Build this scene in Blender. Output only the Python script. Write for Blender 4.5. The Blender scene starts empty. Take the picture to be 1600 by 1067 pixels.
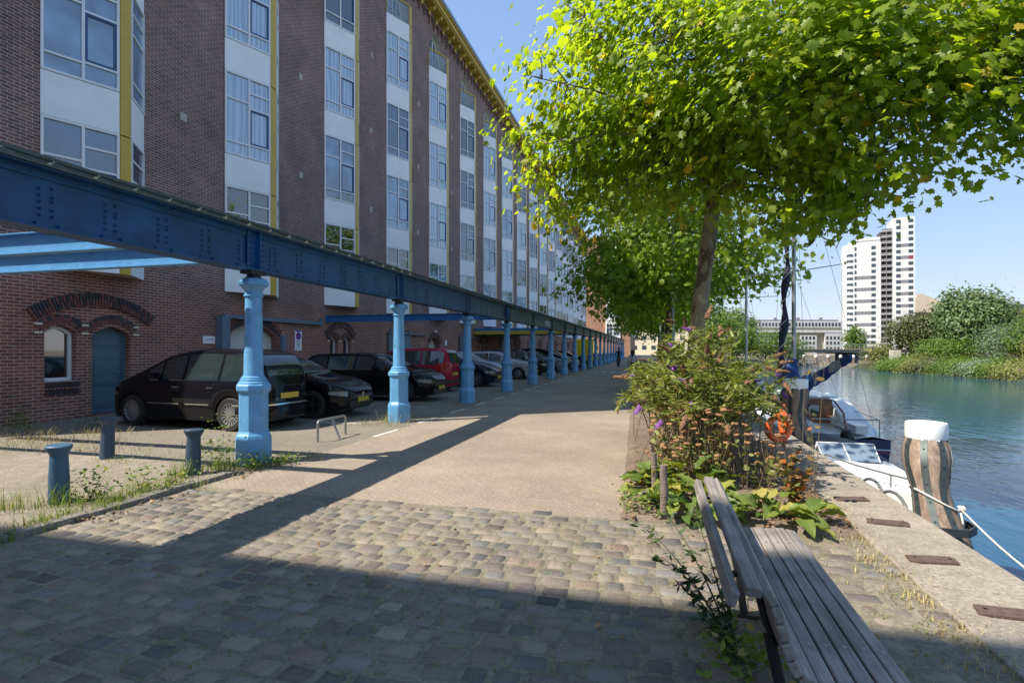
import bpy, bmesh, math, random
import numpy as np
from mathutils import Vector, Matrix
R = math.radians
PI = math.pi
scn = bpy.context.scene
COL = scn.collection
rnd = random.Random(7)
nr = np.random.RandomState(11)

# ------------------------------------------------------------------ camera
cd = bpy.data.cameras.new('camera'); cam = bpy.data.objects.new('camera', cd); COL.objects.link(cam)
cam.location = (0, 0, 1.6); cam.rotation_euler = (R(90), 0, R(14.83))
cd.sensor_width = 36; cd.lens = 19.125; cd.shift_y = 0.0078; cd.clip_end = 3000; cd.clip_start = .05
scn.camera = cam
# ------------------------------------------------------------------ sky and sun
SUN = Vector((-.645, -.45, 1)).normalized()
W = bpy.data.worlds.new('World'); scn.world = W; W.use_nodes = True
nt = W.node_tree; bg = nt.nodes['Background']
sky = nt.nodes.new('ShaderNodeTexSky'); sky.sky_type = 'NISHITA'; sky.sun_disc = False
sky.sun_elevation = math.asin(SUN.z); sky.sun_rotation = math.atan2(SUN.x, SUN.y)
sky.air_density = 1.0; sky.dust_density = .15; sky.ozone_density = 4.0; sky.altitude = 0
sc_ = nt.nodes.new('ShaderNodeSeparateColor'); cc_ = nt.nodes.new('ShaderNodeCombineColor'); nt.links.new(sky.outputs[0], sc_.inputs[0])
for i_, (A_, e_) in enumerate(((.96,.50),(1.22,.39),(2.15,.17))):   # soften the glare of the low sky, as on a clear blue day
    pw_ = nt.nodes.new('ShaderNodeMath'); pw_.operation = 'POWER'; pw_.inputs[1].default_value = e_; nt.links.new(sc_.outputs[i_], pw_.inputs[0])
    ml_ = nt.nodes.new('ShaderNodeMath'); ml_.operation = 'MULTIPLY'; ml_.inputs[1].default_value = A_; nt.links.new(pw_.outputs[0], ml_.inputs[0]); nt.links.new(ml_.outputs[0], cc_.inputs[i_])
nt.links.new(cc_.outputs[0], bg.inputs[0]); bg.inputs[1].default_value = .15
sl = bpy.data.lights.new('sun', 'SUN'); so = bpy.data.objects.new('sun', sl); COL.objects.link(so)
sl.energy = 3.9; sl.angle = R(.5); sl.color = (1, .93, .80)
so.rotation_euler = (-SUN).to_track_quat('-Z', 'Y').to_euler(); so.location = (-20, -20, 60)
scn.view_settings.view_transform = 'Standard'; scn.view_settings.look = 'None'
scn.view_settings.gamma = 1; scn.view_settings.exposure = 1.17

# ------------------------------------------------------------------ helpers: materials
def N(nt, t, **kw):
    n = nt.nodes.new('ShaderNode' + t)
    for k, v in kw.items():
        if k.startswith('_'): n.inputs[k[1:]].default_value = v
        else: setattr(n, k, v)
    return n
def mat(name, col, rough=.6, metal=0., var=0., vs=4., bump=0., bs=40., coat=0., ior=1.5, spec=.5):
    m = bpy.data.materials.new(name); m.use_nodes = True; nt = m.node_tree; p = nt.nodes['Principled BSDF']
    p.inputs['Base Color'].default_value = (*col, 1); p.inputs['Roughness'].default_value = rough
    p.inputs['Metallic'].default_value = metal; p.inputs['IOR'].default_value = ior
    p.inputs['Coat Weight'].default_value = coat; p.inputs['Coat Roughness'].default_value = .03
    p.inputs['Specular IOR Level'].default_value = spec
    g = N(nt, 'NewGeometry')
    if var > 0:
        n = N(nt, 'TexNoise', _Scale=vs, _Detail=5., _Roughness=.65)
        nt.links.new(g.outputs['Position'], n.inputs['Vector'])
        mp = N(nt, 'MapRange'); mp.inputs['From Min'].default_value = .3; mp.inputs['From Max'].default_value = .7
        mp.inputs['To Min'].default_value = 1 - var; mp.inputs['To Max'].default_value = 1 + var
        nt.links.new(n.outputs['Fac'], mp.inputs['Value'])
        mx = N(nt, 'VectorMath', operation='SCALE'); mx.inputs[0].default_value = col
        nt.links.new(mp.outputs[0], mx.inputs['Scale']); nt.links.new(mx.outputs[0], p.inputs['Base Color'])
    if bump > 0:
        n = N(nt, 'TexNoise', _Scale=bs, _Detail=4.)
        nt.links.new(g.outputs['Position'], n.inputs['Vector'])
        b = N(nt, 'Bump', _Strength=bump, _Distance=.02); nt.links.new(n.outputs['Fac'], b.inputs['Height'])
        nt.links.new(b.outputs[0], p.inputs['Normal'])
    return m

def rusty(m, rust=(.10,.045,.02), lo=.66, hi=.70, sc=9., amt=.85):
    nt = m.node_tree; p = nt.nodes['Principled BSDF']; src = p.inputs['Base Color'].links[0].from_socket
    g = N(nt,'NewGeometry'); n = N(nt,'TexNoise',_Scale=sc,_Detail=8.,_Roughness=.7); nt.links.new(g.outputs['Position'],n.inputs['Vector'])
    r = N(nt,'MapRange'); r.inputs['From Min'].default_value = lo; r.inputs['From Max'].default_value = hi; r.inputs['To Max'].default_value = amt; nt.links.new(n.outputs['Fac'],r.inputs['Value'])
    x = N(nt,'Mix',data_type='RGBA'); nt.links.new(r.outputs[0],x.inputs['Factor']); nt.links.new(src,x.inputs[6]); x.inputs[7].default_value = (*rust,1); nt.links.new(x.outputs[2],p.inputs['Base Color'])
def wallcoord(nt):
    """(along the wall, height) whichever way the wall faces"""
    g = N(nt, 'NewGeometry'); sp = N(nt, 'SeparateXYZ'); sn = N(nt, 'SeparateXYZ')
    nt.links.new(g.outputs['Position'], sp.inputs[0]); nt.links.new(g.outputs['True Normal'], sn.inputs[0])
    ab = N(nt, 'Math', operation='ABSOLUTE'); nt.links.new(sn.outputs['X'], ab.inputs[0])
    gt = N(nt, 'Math', operation='GREATER_THAN'); nt.links.new(ab.outputs[0], gt.inputs[0]); gt.inputs[1].default_value = .6
    mx = N(nt, 'Mix'); nt.links.new(gt.outputs[0], mx.inputs['Factor'])
    nt.links.new(sp.outputs['X'], mx.inputs['A']); nt.links.new(sp.outputs['Y'], mx.inputs['B'])
    c = N(nt, 'CombineXYZ'); nt.links.new(mx.outputs['Result'], c.inputs['X']); nt.links.new(sp.outputs['Z'], c.inputs['Y'])
    return c, sp, g
def brickmat(name, c1, c2, mortar, low=None, lowz=3.3, w=.235, h=.073, ms=.009, stain=.25):
    m = bpy.data.materials.new(name); m.use_nodes = True; nt = m.node_tree; p = nt.nodes['Principled BSDF']
    c, sp, g = wallcoord(nt)
    b = N(nt, 'TexBrick', offset=.5, squash=1.)
    b.inputs['Scale'].default_value = 1; b.inputs['Brick Width'].default_value = w; b.inputs['Row Height'].default_value = h
    b.inputs['Mortar Size'].default_value = ms; b.inputs['Mortar Smooth'].default_value = .2; b.inputs['Bias'].default_value = 0
    b.inputs['Mortar'].default_value = (*mortar, 1)
    nt.links.new(c.outputs[0], b.inputs['Vector'])
    b.inputs['Color1'].default_value = (*c1, 1); b.inputs['Color2'].default_value = (*c2, 1)
    out = b.outputs['Color']
    n = N(nt, 'TexNoise', _Scale=.7, _Detail=6., _Roughness=.7); nt.links.new(g.outputs['Position'], n.inputs['Vector'])
    mp = N(nt, 'MapRange'); mp.inputs['From Min'].default_value = .3; mp.inputs['From Max'].default_value = .7
    mp.inputs['To Min'].default_value = 1 - stain; mp.inputs['To Max'].default_value = 1 + stain
    nt.links.new(n.outputs['Fac'], mp.inputs['Value'])
    sc = N(nt, 'VectorMath', operation='SCALE'); nt.links.new(out, sc.inputs[0]); nt.links.new(mp.outputs[0], sc.inputs['Scale'])
    out = sc.outputs[0]
    if low:
        mr = N(nt, 'MapRange'); mr.inputs['From Min'].default_value = lowz + .5; mr.inputs['From Max'].default_value = lowz - .5
        nt.links.new(sp.outputs['Z'], mr.inputs['Value'])
        mm = N(nt, 'Mix', data_type='RGBA', blend_type='MULTIPLY'); nt.links.new(mr.outputs[0], mm.inputs['Factor'])
        nt.links.new(out, mm.inputs[6]); mm.inputs[7].default_value = (*low, 1); out = mm.outputs[2]
    nt.links.new(out, p.inputs['Base Color']); p.inputs['Roughness'].default_value = .85
    bp = N(nt, 'Bump', _Strength=.5, _Distance=.006, invert=True); nt.links.new(b.outputs['Fac'], bp.inputs['Height'])
    nt.links.new(bp.outputs[0], p.inputs['Normal'])
    return m
def leafmat(name, ca, cb, cc=None, trans=.45, tmul=1.6, rough=.45):
    """green varied from leaf to leaf by the tint attribute, with light passing through the blade"""
    m = bpy.data.materials.new(name); m.use_nodes = True; nt = m.node_tree; p = nt.nodes['Principled BSDF']
    a = N(nt, 'Attribute', attribute_name='tint'); r = N(nt, 'ValToRGB'); e = r.color_ramp.elements
    e[0].color = (*ca, 1); e[1].color = (*cb, 1); e[1].position = .85
    if cc: x = e.new(.96); x.color = (*cc, 1)
    nt.links.new(a.outputs['Fac'], r.inputs[0]); nt.links.new(r.outputs[0], p.inputs['Base Color'])
    p.inputs['Roughness'].default_value = rough; p.inputs['Specular IOR Level'].default_value = .35
    t = N(nt, 'BsdfTranslucent'); s = N(nt, 'VectorMath', operation='MULTIPLY')
    s.inputs[1].default_value = (tmul * 1.2, tmul * 1.18, tmul * .32)
    nt.links.new(r.outputs[0], s.inputs[0]); nt.links.new(s.outputs[0], t.inputs['Color'])
    mx = N(nt, 'MixShader'); mx.inputs[0].default_value = trans
    nt.links.new(p.outputs[0], mx.inputs[1]); nt.links.new(t.outputs[0], mx.inputs[2])
    nt.links.new(mx.outputs[0], nt.nodes['Material Output'].inputs['Surface'])
    return m

# ------------------------------------------------------------------ helpers: meshes and objects
class MB:
    def __init__(s): s.v = []; s.f = []; s.m = []
    def add(s, vs, fs, mi=0):
        o = len(s.v); s.v += [tuple(map(float, v)) for v in vs]
        s.f += [tuple(i + o for i in f) for f in fs]; s.m += [mi] * len(fs); return s
    def box(s, x0, y0, z0, x1, y1, z1, mi=0):
        v = [(x0,y0,z0),(x1,y0,z0),(x1,y1,z0),(x0,y1,z0),(x0,y0,z1),(x1,y0,z1),(x1,y1,z1),(x0,y1,z1)]
        return s.add(v, [(0,3,2,1),(4,5,6,7),(0,1,5,4),(1,2,6,5),(2,3,7,6),(3,0,4,7)], mi)
    def ubox(s, M, a, b, mi=0):
        """box between corners a and b of frame M"""
        x0,y0,z0 = a; x1,y1,z1 = b
        v = [(x0,y0,z0),(x1,y0,z0),(x1,y1,z0),(x0,y1,z0),(x0,y0,z1),(x1,y0,z1),(x1,y1,z1),(x0,y1,z1)]
        return s.add([M @ Vector(p) for p in v], [(0,3,2,1),(4,5,6,7),(0,1,5,4),(1,2,6,5),(2,3,7,6),(3,0,4,7)], mi)
    def tube(s, pts, r, n=8, mi=0, cap=True):
        pts = [Vector(p) for p in pts]; rs = r if isinstance(r, (list, tuple)) else [r] * len(pts)
        vs = []; prev = None
        for i, p in enumerate(pts):
            t = (pts[min(i+1, len(pts)-1)] - pts[max(i-1, 0)])
            t = t.normalized() if t.length > 1e-9 else Vector((0,0,1))
            if prev is None: a = Vector((0,0,1)) if abs(t.z) < .9 else Vector((1,0,0))
            else: a = prev
            b = t.cross(a)
            if b.length < 1e-6: b = t.cross(Vector((0,1,0)))
            b.normalize(); a = b.cross(t); prev = a
            for k in range(n):
                q = 2*PI*k/n; vs.append(p + (a*math.cos(q) + b*math.sin(q))*rs[i])
        fs = [(i*n+k, i*n+(k+1)%n, (i+1)*n+(k+1)%n, (i+1)*n+k) for i in range(len(pts)-1) for k in range(n)]
        if cap: fs += [tuple(range(n-1,-1,-1)), tuple((len(pts)-1)*n+k for k in range(n))]
        return s.add(vs, fs, mi)
    def lathe(s, prof, n=24, c=(0,0,0), mi=0, ph=0., axis='z', cap=True, sy=1.):
        vs = []
        for r, z in prof:
            for k in range(n):
                q = 2*PI*k/n + ph; x = r*math.cos(q); y = r*math.sin(q)*sy
                if axis == 'z': vs.append((c[0]+x, c[1]+y, c[2]+z))
                elif axis == 'y': vs.append((c[0]+x, c[1]+z, c[2]+y))
                else: vs.append((c[0]+z, c[1]+x, c[2]+y))
        L = len(prof)
        fs = [(i*n+k, i*n+(k+1)%n, (i+1)*n+(k+1)%n, (i+1)*n+k) for i in range(L-1) for k in range(n)]
        if cap: fs += [tuple(range(n-1,-1,-1)), tuple((L-1)*n+k for k in range(n))]
        return s.add(vs, fs, mi)
    def prism(s, poly, ext, mi=0):
        """closed 3-D polygon pushed along ext"""
        e = Vector(ext); n = len(poly); p = [Vector(q) for q in poly]
        return s.add(p + [q + e for q in p], [tuple(range(n-1,-1,-1)), tuple(range(n, 2*n))] + [(i,(i+1)%n,n+(i+1)%n,n+i) for i in range(n)], mi)
    def build(s, name, mats, parent=None, smooth=None, loc=None, bevel=0., fix=True):
        me = bpy.data.meshes.new(name); me.from_pydata(s.v, [], s.f); me.update()
        mats = mats if isinstance(mats, (list, tuple)) else [mats]
        for m in mats: me.materials.append(m)
        me.polygons.foreach_set('material_index', s.m)
        if fix:
            bm = bmesh.new(); bm.from_mesh(me); bmesh.ops.recalc_face_normals(bm, faces=bm.faces); bm.to_mesh(me); bm.free()
        if smooth is not None:
            me.shade_smooth()
            if smooth < 180: me.set_sharp_from_angle(angle=R(smooth))
        o = bpy.data.objects.new(name, me); COL.objects.link(o)
        if parent: o.parent = parent
        if loc: o.location = loc
        if bevel:
            b = o.modifiers.new('bevel', 'BEVEL'); b.width = bevel; b.segments = 2; b.limit_method = 'ANGLE'
        return o
def tag(o, label=None, cat=None, group=None, kind=None):
    if label: o['label'] = label
    if cat: o['category'] = cat
    if group: o['group'] = group
    if kind: o['kind'] = kind
    return o
def thing(name, loc, label, cat, group=None, rz=0.):
    o = bpy.data.objects.new(name, None); COL.objects.link(o); o.location = loc; o.rotation_euler.z = rz
    o.empty_display_size = .1
    return tag(o, label, cat, group)
def copy_tree(o, parent=None):
    c = o.copy(); COL.objects.link(c); c.parent = parent
    for ch in [x for x in COL.objects if x.parent == o]: copy_tree(ch, c)
    return c
def frame(o, ax, ay, az=(0,0,1)):
    M = Matrix.Identity(4)
    for i, a in enumerate((ax, ay, az)):
        a = Vector(a).normalized()
        for k in range(3): M[k][i] = a[k]
    for k in range(3): M[k][3] = o[k]
    return M

HALF = [(0,-.40),(.24,-.44),(.25,-.22),(.52,-.12),(.35,.05),(.44,.36),(.22,.27),(.13,.42),(0,.60)]
def _tm(half, fold):
    v = []; 
    for x, y in half: v.append((x, y, -fold*abs(x)*1. - .12*y*y))
    n = len(half); mirr = [i for i in range(n) if abs(half[i][0]) > 1e-6]
    idx = {}
    for i in mirr: idx[i] = len(v); x, y = half[i]; v.append((-x, y, -fold*abs(x) - .12*y*y))
    f1 = tuple(range(n)); f2 = tuple(idx.get(i, i) for i in range(n-1, -1, -1))
    return np.array(v), [f1, f2]
T_PLANE = _tm(HALF, .35)
T_LANCE = _tm([(0,-.5),(.13,-.2),(.12,.12),(0,.5)], .5)
T_OVAL = _tm([(0,-.5),(.27,-.22),(.3,.12),(.12,.38),(0,.5)], .4)
T_TRI = (np.array([(-.3,-.3,0),(.3,-.25,.05),(.25,.3,0),(-.25,.35,-.05)]), [(0,1,2,3)])
def leaves(name, P, Nn, S, T, m, parent=None, D=None, tint=None, rs=nr):
    """one mesh of many blades: P places, Nn facing, S sizes, D tip directions"""
    P = np.asarray(P, float); n = len(P); V, F = T; k = len(V)
    Nn = np.asarray(Nn, float); Nn = Nn / np.maximum(np.linalg.norm(Nn, axis=1, keepdims=True), 1e-6)
    if D is None: D = rs.normal(size=(n, 3))
    D = D - Nn * np.sum(D * Nn, 1, keepdims=True); D /= np.maximum(np.linalg.norm(D, axis=1, keepdims=True), 1e-6)
    X = np.cross(D, Nn); S = np.asarray(S, float).reshape(-1, 1, 1)
    co = P[:, None, :] + S * (V[None, :, 0:1] * X[:, None, :] + V[None, :, 1:2] * D[:, None, :] + V[None, :, 2:3] * Nn[:, None, :])
    co = co.reshape(-1, 3)
    li = np.concatenate([np.array(f) for f in F]); ls = [len(f) for f in F]
    loops = (li[None, :] + (np.arange(n) * k)[:, None]).reshape(-1)
    tot = np.tile(ls, n); st = np.concatenate([[0], np.cumsum(tot)[:-1]])
    me = bpy.data.meshes.new(name); me.vertices.add(len(co)); me.vertices.foreach_set('co', co.ravel())
    me.loops.add(len(loops)); me.loops.foreach_set('vertex_index', loops.astype(np.int32))
    me.polygons.add(len(tot)); me.polygons.foreach_set('loop_start', st.astype(np.int32))
    me.update(calc_edges=True); me.validate()
    if tint is None: tint = rs.rand(n)
    at = me.attributes.new('tint', 'FLOAT', 'POINT'); at.data.foreach_set('value', np.repeat(tint, k).astype(np.float32))
    me.materials.append(m)
    o = bpy.data.objects.new(name, me); COL.objects.link(o)
    if parent: o.parent = parent
    return o

# ------------------------------------------------------------------ materials
M = {}
M['brick'] = brickmat('dark_brick', (.25,.118,.09), (.135,.074,.066), (.40,.345,.31), low=(1.15,.93,.82))
M['brick_or'] = brickmat('orange_brick', (.40,.19,.11), (.30,.14,.09), (.35,.27,.2))
M['brick_dark'] = mat('black_arch_brick', (.045,.04,.045), .7, var=.3, vs=14)
M['brick_red'] = mat('red_arch_brick', (.16,.065,.05), .8, var=.3, vs=14)
M['mortar'] = mat('mortar', (.17,.14,.13), .9)
M['white'] = mat('white_panel', (.88,.89,.90), .55, var=.06, vs=1.2); rusty(M['white'],(.62,.62,.60),.60,.78,1.6,.5)
M['wframe'] = mat('white_frame', (.78,.79,.80), .4)
M['blue_sash'] = mat('blue_sash', (.03,.075,.20), .35)
M['yellow'] = mat('yellow_metal', (.56,.38,.045), .45, var=.08, vs=3)
M['cream'] = mat('cream_stone', (.62,.58,.45), .8)
M['lintel'] = mat('grey_blue_steel', (.13,.19,.25), .5, var=.1)
M['bluedoor'] = mat('slate_blue_door', (.085,.15,.205), .45, var=.08, vs=5)
M['whitedoor'] = mat('white_door', (.62,.63,.60), .5, var=.06)
M['stone'] = mat('stone_block', (.45,.42,.36), .8, var=.15, vs=8)
M['dark'] = mat('dark_void', (.012,.012,.014), .5)
M['zinc'] = mat('zinc_gutter', (.25,.32,.38), .4)
def glassmat(name, c, kind=0):
    m = mat(name, c, .03, ior=2.1, spec=.8); nt = m.node_tree; p = nt.nodes['Principled BSDF']
    if kind:   # curtains hanging behind the pane
        g = N(nt, 'NewGeometry'); s = N(nt, 'SeparateXYZ'); nt.links.new(g.outputs['Position'], s.inputs[0])
        w = N(nt, 'TexWave', _Scale=2.1, _Distortion=7., _Detail=2.); w.bands_direction = 'Y'
        mp = N(nt, 'Mapping'); mp.inputs['Scale'].default_value = (1, 1, .15)
        nt.links.new(g.outputs['Position'], mp.inputs[0]); nt.links.new(mp.outputs[0], w.inputs['Vector'])
        r = N(nt, 'ValToRGB'); r.color_ramp.elements[0].color = (c[0]*.55, c[1]*.6, c[2]*.65, 1); r.color_ramp.elements[1].color = (*c, 1)
        nt.links.new(w.outputs['Fac'], r.inputs[0]); nt.links.new(r.outputs[0], p.inputs['Base Color'])
    else:
        g = N(nt, 'NewGeometry'); n = N(nt, 'TexNoise', _Scale=.8, _Detail=2.); nt.links.new(g.outputs['Position'], n.inputs['Vector'])
        r = N(nt, 'ValToRGB'); r.color_ramp.elements[0].position = .42; r.color_ramp.elements[1].position = .6
        r.color_ramp.elements[0].color = (c[0]*.4, c[1]*.4, c[2]*.4, 1); r.color_ramp.elements[1].color = (*c, 1)
        nt.links.new(n.outputs['Fac'], r.inputs[0]); nt.links.new(r.outputs[0], p.inputs['Base Color'])
    return m
M['glass'] = glassmat('window_glass', (.03,.085,.17))
M['glass_c'] = glassmat('curtained_glass', (.42,.56,.66), 1)
M['glass_b'] = glassmat('blind_glass', (.17,.33,.50))
M['glass_d'] = glassmat('dark_glass', (.015,.022,.022))
M['railglass'] = mat('rail_glass', (.30,.38,.42), .05); nt = M['railglass'].node_tree
tr_ = N(nt,'BsdfTransparent'); mx_ = N(nt,'MixShader'); mx_.inputs[0].default_value = .62
nt.links.new(nt.nodes['Principled BSDF'].outputs[0],mx_.inputs[1]); nt.links.new(tr_.outputs[0],mx_.inputs[2]); nt.links.new(mx_.outputs[0],nt.nodes['Material Output'].inputs['Surface'])

# =================================================================== SETTING
def sheet(name, poly, z, m, kind='structure'):
    b = MB(); b.add([(x, y, z) for x, y in poly], [tuple(range(len(poly)))]); o = b.build(name, m, fix=False)
    if o.data.polygons[0].normal.z < 0: o.data.flip_normals()
    return tag(o, kind=kind)
def groundmat(name, cols, kind, bump=.5):
    m = bpy.data.materials.new(name); m.use_nodes = True; nt = m.node_tree; p = nt.nodes['Principled BSDF']; p.inputs['Roughness'].default_value = .9
    g = N(nt, 'NewGeometry'); L = nt.links.new
    n1 = N(nt, 'TexNoise', _Scale=.55, _Detail=8., _Roughness=.6); L(g.outputs['Position'], n1.inputs['Vector'])
    n2 = N(nt, 'TexNoise', _Scale=38., _Detail=4., _Roughness=.7); L(g.outputs['Position'], n2.inputs['Vector'])
    if kind == 'clinker':
        mp = N(nt, 'Mapping'); mp.inputs['Rotation'].default_value = (0, 0, R(45)); L(g.outputs['Position'], mp.inputs[0])
        b = N(nt, 'TexBrick', offset=.5); b.inputs['Scale'].default_value = 1
        b.inputs['Brick Width'].default_value = .2; b.inputs['Row Height'].default_value = .066; b.inputs['Mortar Size'].default_value = .006
        b.inputs['Color1'].default_value = (*cols[0], 1); b.inputs['Color2'].default_value = (*cols[1], 1); b.inputs['Mortar'].default_value = (*cols[2], 1)
        L(mp.outputs[0], b.inputs['Vector']); c0 = b.outputs['Color']
    else:
        r = N(nt, 'ValToRGB'); r.color_ramp.elements[0].position = .3; r.color_ramp.elements[1].position = .7
        r.color_ramp.elements[0].color = (*cols[0], 1); r.color_ramp.elements[1].color = (*cols[1], 1)
        n3 = N(nt, 'TexNoise', _Scale=6., _Detail=6., _Roughness=.7); L(g.outputs['Position'], n3.inputs['Vector'])
        L(n3.outputs['Fac'], r.inputs[0]); c0 = r.outputs[0]
    ma = N(nt, 'MapRange'); ma.inputs['From Min'].default_value = .3; ma.inputs['From Max'].default_value = .7
    ma.inputs['To Min'].default_value = .74; ma.inputs['To Max'].default_value = 1.14; L(n1.outputs['Fac'], ma.inputs['Value'])
    mb = N(nt, 'MapRange'); mb.inputs['From Min'].default_value = .3; mb.inputs['From Max'].default_value = .7
    mb.inputs['To Min'].default_value = .6; mb.inputs['To Max'].default_value = 1.35; L(n2.outputs['Fac'], mb.inputs['Value'])
    mm = N(nt, 'Math', operation='MULTIPLY'); L(ma.outputs[0], mm.inputs[0]); L(mb.outputs[0], mm.inputs[1])
    s = N(nt, 'VectorMath', operation='SCALE'); L(c0, s.inputs[0]); L(mm.outputs[0], s.inputs['Scale']); L(s.outputs[0], p.inputs['Base Color'])
    bp = N(nt, 'Bump', _Strength=bump, _Distance=.01); L(n2.outputs['Fac'], bp.inputs['Height']); L(bp.outputs[0], p.inputs['Normal'])
    return m
M['soil'] = groundmat('sandy_soil', [(.20,.165,.12), (.29,.25,.18)], 'n')
M['clinker'] = groundmat('clinker_paving', [(.30,.238,.182), (.265,.212,.162), (.245,.198,.15)], 'clinker')
M['park'] = groundmat('parking_clinker', [(.215,.185,.145), (.19,.165,.13), (.18,.16,.12)], 'clinker')
M['asph'] = groundmat('old_sidewalk', [(.19,.158,.12), (.28,.235,.18)], 'n')
M['conc'] = groundmat('worn_concrete', [(.22,.185,.145), (.33,.285,.235)], 'n', .8)
M['bed'] = groundmat('bed_soil', [(.11,.08,.055), (.22,.165,.12)], 'n', 1.)
M['joint'] = groundmat('joint_sand', [(.14,.122,.08), (.25,.21,.155)], 'n')

land = [(2.40,-60),(2.40,84),(19,92),(24,125),(20,165),(60,165),(50,140),(44,125),(34,95),(27.5,86),(29.3,54.5),(33,30),(38,-60),
        (900,-60),(900,1500),(-900,1500),(-900,-60)]
g = MB()
main = [(-900,-60),(2.40,-60),(2.40,84),(19,92),(24,125),(20,165),(-900,165)]
right = [(900,-60),(38,-60),(33,30),(29.3,54.5),(27.5,86),(34,95),(44,125),(50,140),(60,165),(900,165)]
back = [(-900,165),(900,165),(900,1500),(-900,1500)]
for poly in (main, right, back):
    n = len(poly); g.add([(x,y,0) for x,y in poly], [tuple(range(n))])
for poly in (main[1:6], right[1:9]):
    for a, b in zip(poly[:-1], poly[1:]):
        g.add([(a[0],a[1],0),(b[0],b[1],0),(b[0],b[1],-2.5),(a[0],a[1],-2.5)], [(0,1,2,3)])
g.add([(20,165,0),(60,165,0),(60,165,-2.5),(20,165,-2.5)], [(0,1,2,3)])
M['grassland'] = groundmat('grassy_ground', [(.07,.085,.03), (.16,.14,.08)], 'n')
g.m = [0]*len(g.f)
go = g.build('ground', [M['soil']], fix=False)
for p_ in go.data.polygons:
    if abs(p_.normal.z) > .5 and p_.normal.z < 0: p_.flip()
tag(go, kind='structure')

# road, parking, sidewalk
sheet('road', [(-5.0,-20),(2.0,-20),(2.0,5.1),(-.30,5.1),(-.44,9.5),(-.62,14),(-.62,130),(-5.0,130)], .004, M['clinker'])
sheet('parking', [(-13,6.1),(-5.0,6.1),(-5.0,112),(-13,112)], .004, M['park'])
sheet('sidewalk', [(-13.6,-4),(-5.32,-4),(-5.32,5.9),(-7.0,6.35),(-13.6,6.35)], .035, M['asph'])
# kerb stones
kb = MB(); y = -3.0; kx = lambda y: -5.16 - .012*(6-y)*max(0,4.2-y)
kl = [(-5.25 - .3*max(0,(3.6-t))*.3, t) for t in np.arange(-1.,6.2,.62)]
for (xa,ya),(xb,yb) in zip(kl[:-1], kl[1:]):
    d = Vector((xb-xa, yb-ya, 0)).normalized(); nn = Vector((d.y,-d.x,0))
    Mx = frame((xa,ya,0), d, nn); L = math.hypot(xb-xa,yb-ya)
    kb.ubox(Mx, (.006,-.07,-.05), (L-.006,.07,.06 + rnd.uniform(-.008,.008)))
M['kerb'] = groundmat('kerb_stone', [(.15,.135,.12), (.24,.215,.185)], 'n', .8)
tag(kb.build('kerb', M['kerb'], bevel=.012), kind='structure')
# road markings
M['paint'] = mat('worn_paint', (.55,.53,.49), .7, var=.25, vs=30)
mk = MB()
for yy in np.arange(8.95, 60, 1.93): mk.add([(-5.03,yy,.009),(-4.95,yy,.009),(-4.93,yy+.95,.009),(-5.01,yy+.95,.009)], [(0,1,2,3)])
for yy in (10.4,13.9,17.6,21.2,24.9,28.5,32.2): mk.add([(-7.2,yy,.009),(-6.1,yy,.009),(-6.1,yy+.08,.009),(-7.2,yy+.08,.009)], [(0,1,2,3)])
for k in range(5):
    x = -4.3 + k*.62; mk.add([(x,38.2,.009),(x+.14,38.2,.009),(x+.24,40.2,.009),(x+.10,40.2,.009)], [(0,1,2,3)])
mo = mk.build('road_marking', M['paint'], fix=False); tag(mo, kind='structure')

# cobbles as real stones
M['cobble'] = bpy.data.materials.new('cobblestone'); M['cobble'].use_nodes = True
nt = M['cobble'].node_tree; p = nt.nodes['Principled BSDF']; p.inputs['Roughness'].default_value = .72
a = N(nt, 'Attribute', attribute_name='stone'); g_ = N(nt, 'NewGeometry')
n = N(nt, 'TexNoise', _Scale=70., _Detail=5., _Roughness=.75); nt.links.new(g_.outputs['Position'], n.inputs['Vector'])
mr = N(nt, 'MapRange'); mr.inputs['From Min'].default_value = .3; mr.inputs['From Max'].default_value = .7; mr.inputs['To Min'].default_value = .62; mr.inputs['To Max'].default_value = 1.35
nt.links.new(n.outputs['Fac'], mr.inputs['Value']); s = N(nt, 'VectorMath', operation='SCALE')
nt.links.new(a.outputs['Color'], s.inputs[0]); nt.links.new(mr.outputs[0], s.inputs['Scale'])
# sand trodden over the stones in patches
n2 = N(nt, 'TexNoise', _Scale=1.3, _Detail=6., _Roughness=.65); nt.links.new(g_.outputs['Position'], n2.inputs['Vector'])
r2 = N(nt, 'MapRange'); r2.inputs['From Min'].default_value = .42; r2.inputs['From Max'].default_value = .72; r2.inputs['To Max'].default_value = .7; nt.links.new(n2.outputs['Fac'], r2.inputs['Value'])
mx = N(nt, 'Mix', data_type='RGBA'); nt.links.new(r2.outputs[0], mx.inputs['Factor']); nt.links.new(s.outputs[0], mx.inputs[6]); mx.inputs[7].default_value = (.25,.215,.17,1)
nt.links.new(mx.outputs[2], p.inputs['Base Color'])
bp = N(nt, 'Bump', _Strength=.6, _Distance=.008); nt.links.new(n.outputs['Fac'], bp.inputs['Height']); nt.links.new(bp.outputs[0], p.inputs['Normal'])
PAL = np.array([(.175,.16,.145),(.145,.122,.115),(.21,.18,.15),(.085,.085,.09),(.185,.14,.12),(.145,.15,.155),(.165,.14,.14),(.23,.20,.165),(.13,.11,.11)])
gx = np.linspace(-1,1,6); GX, GY = np.meshgrid(gx, gx)
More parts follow.
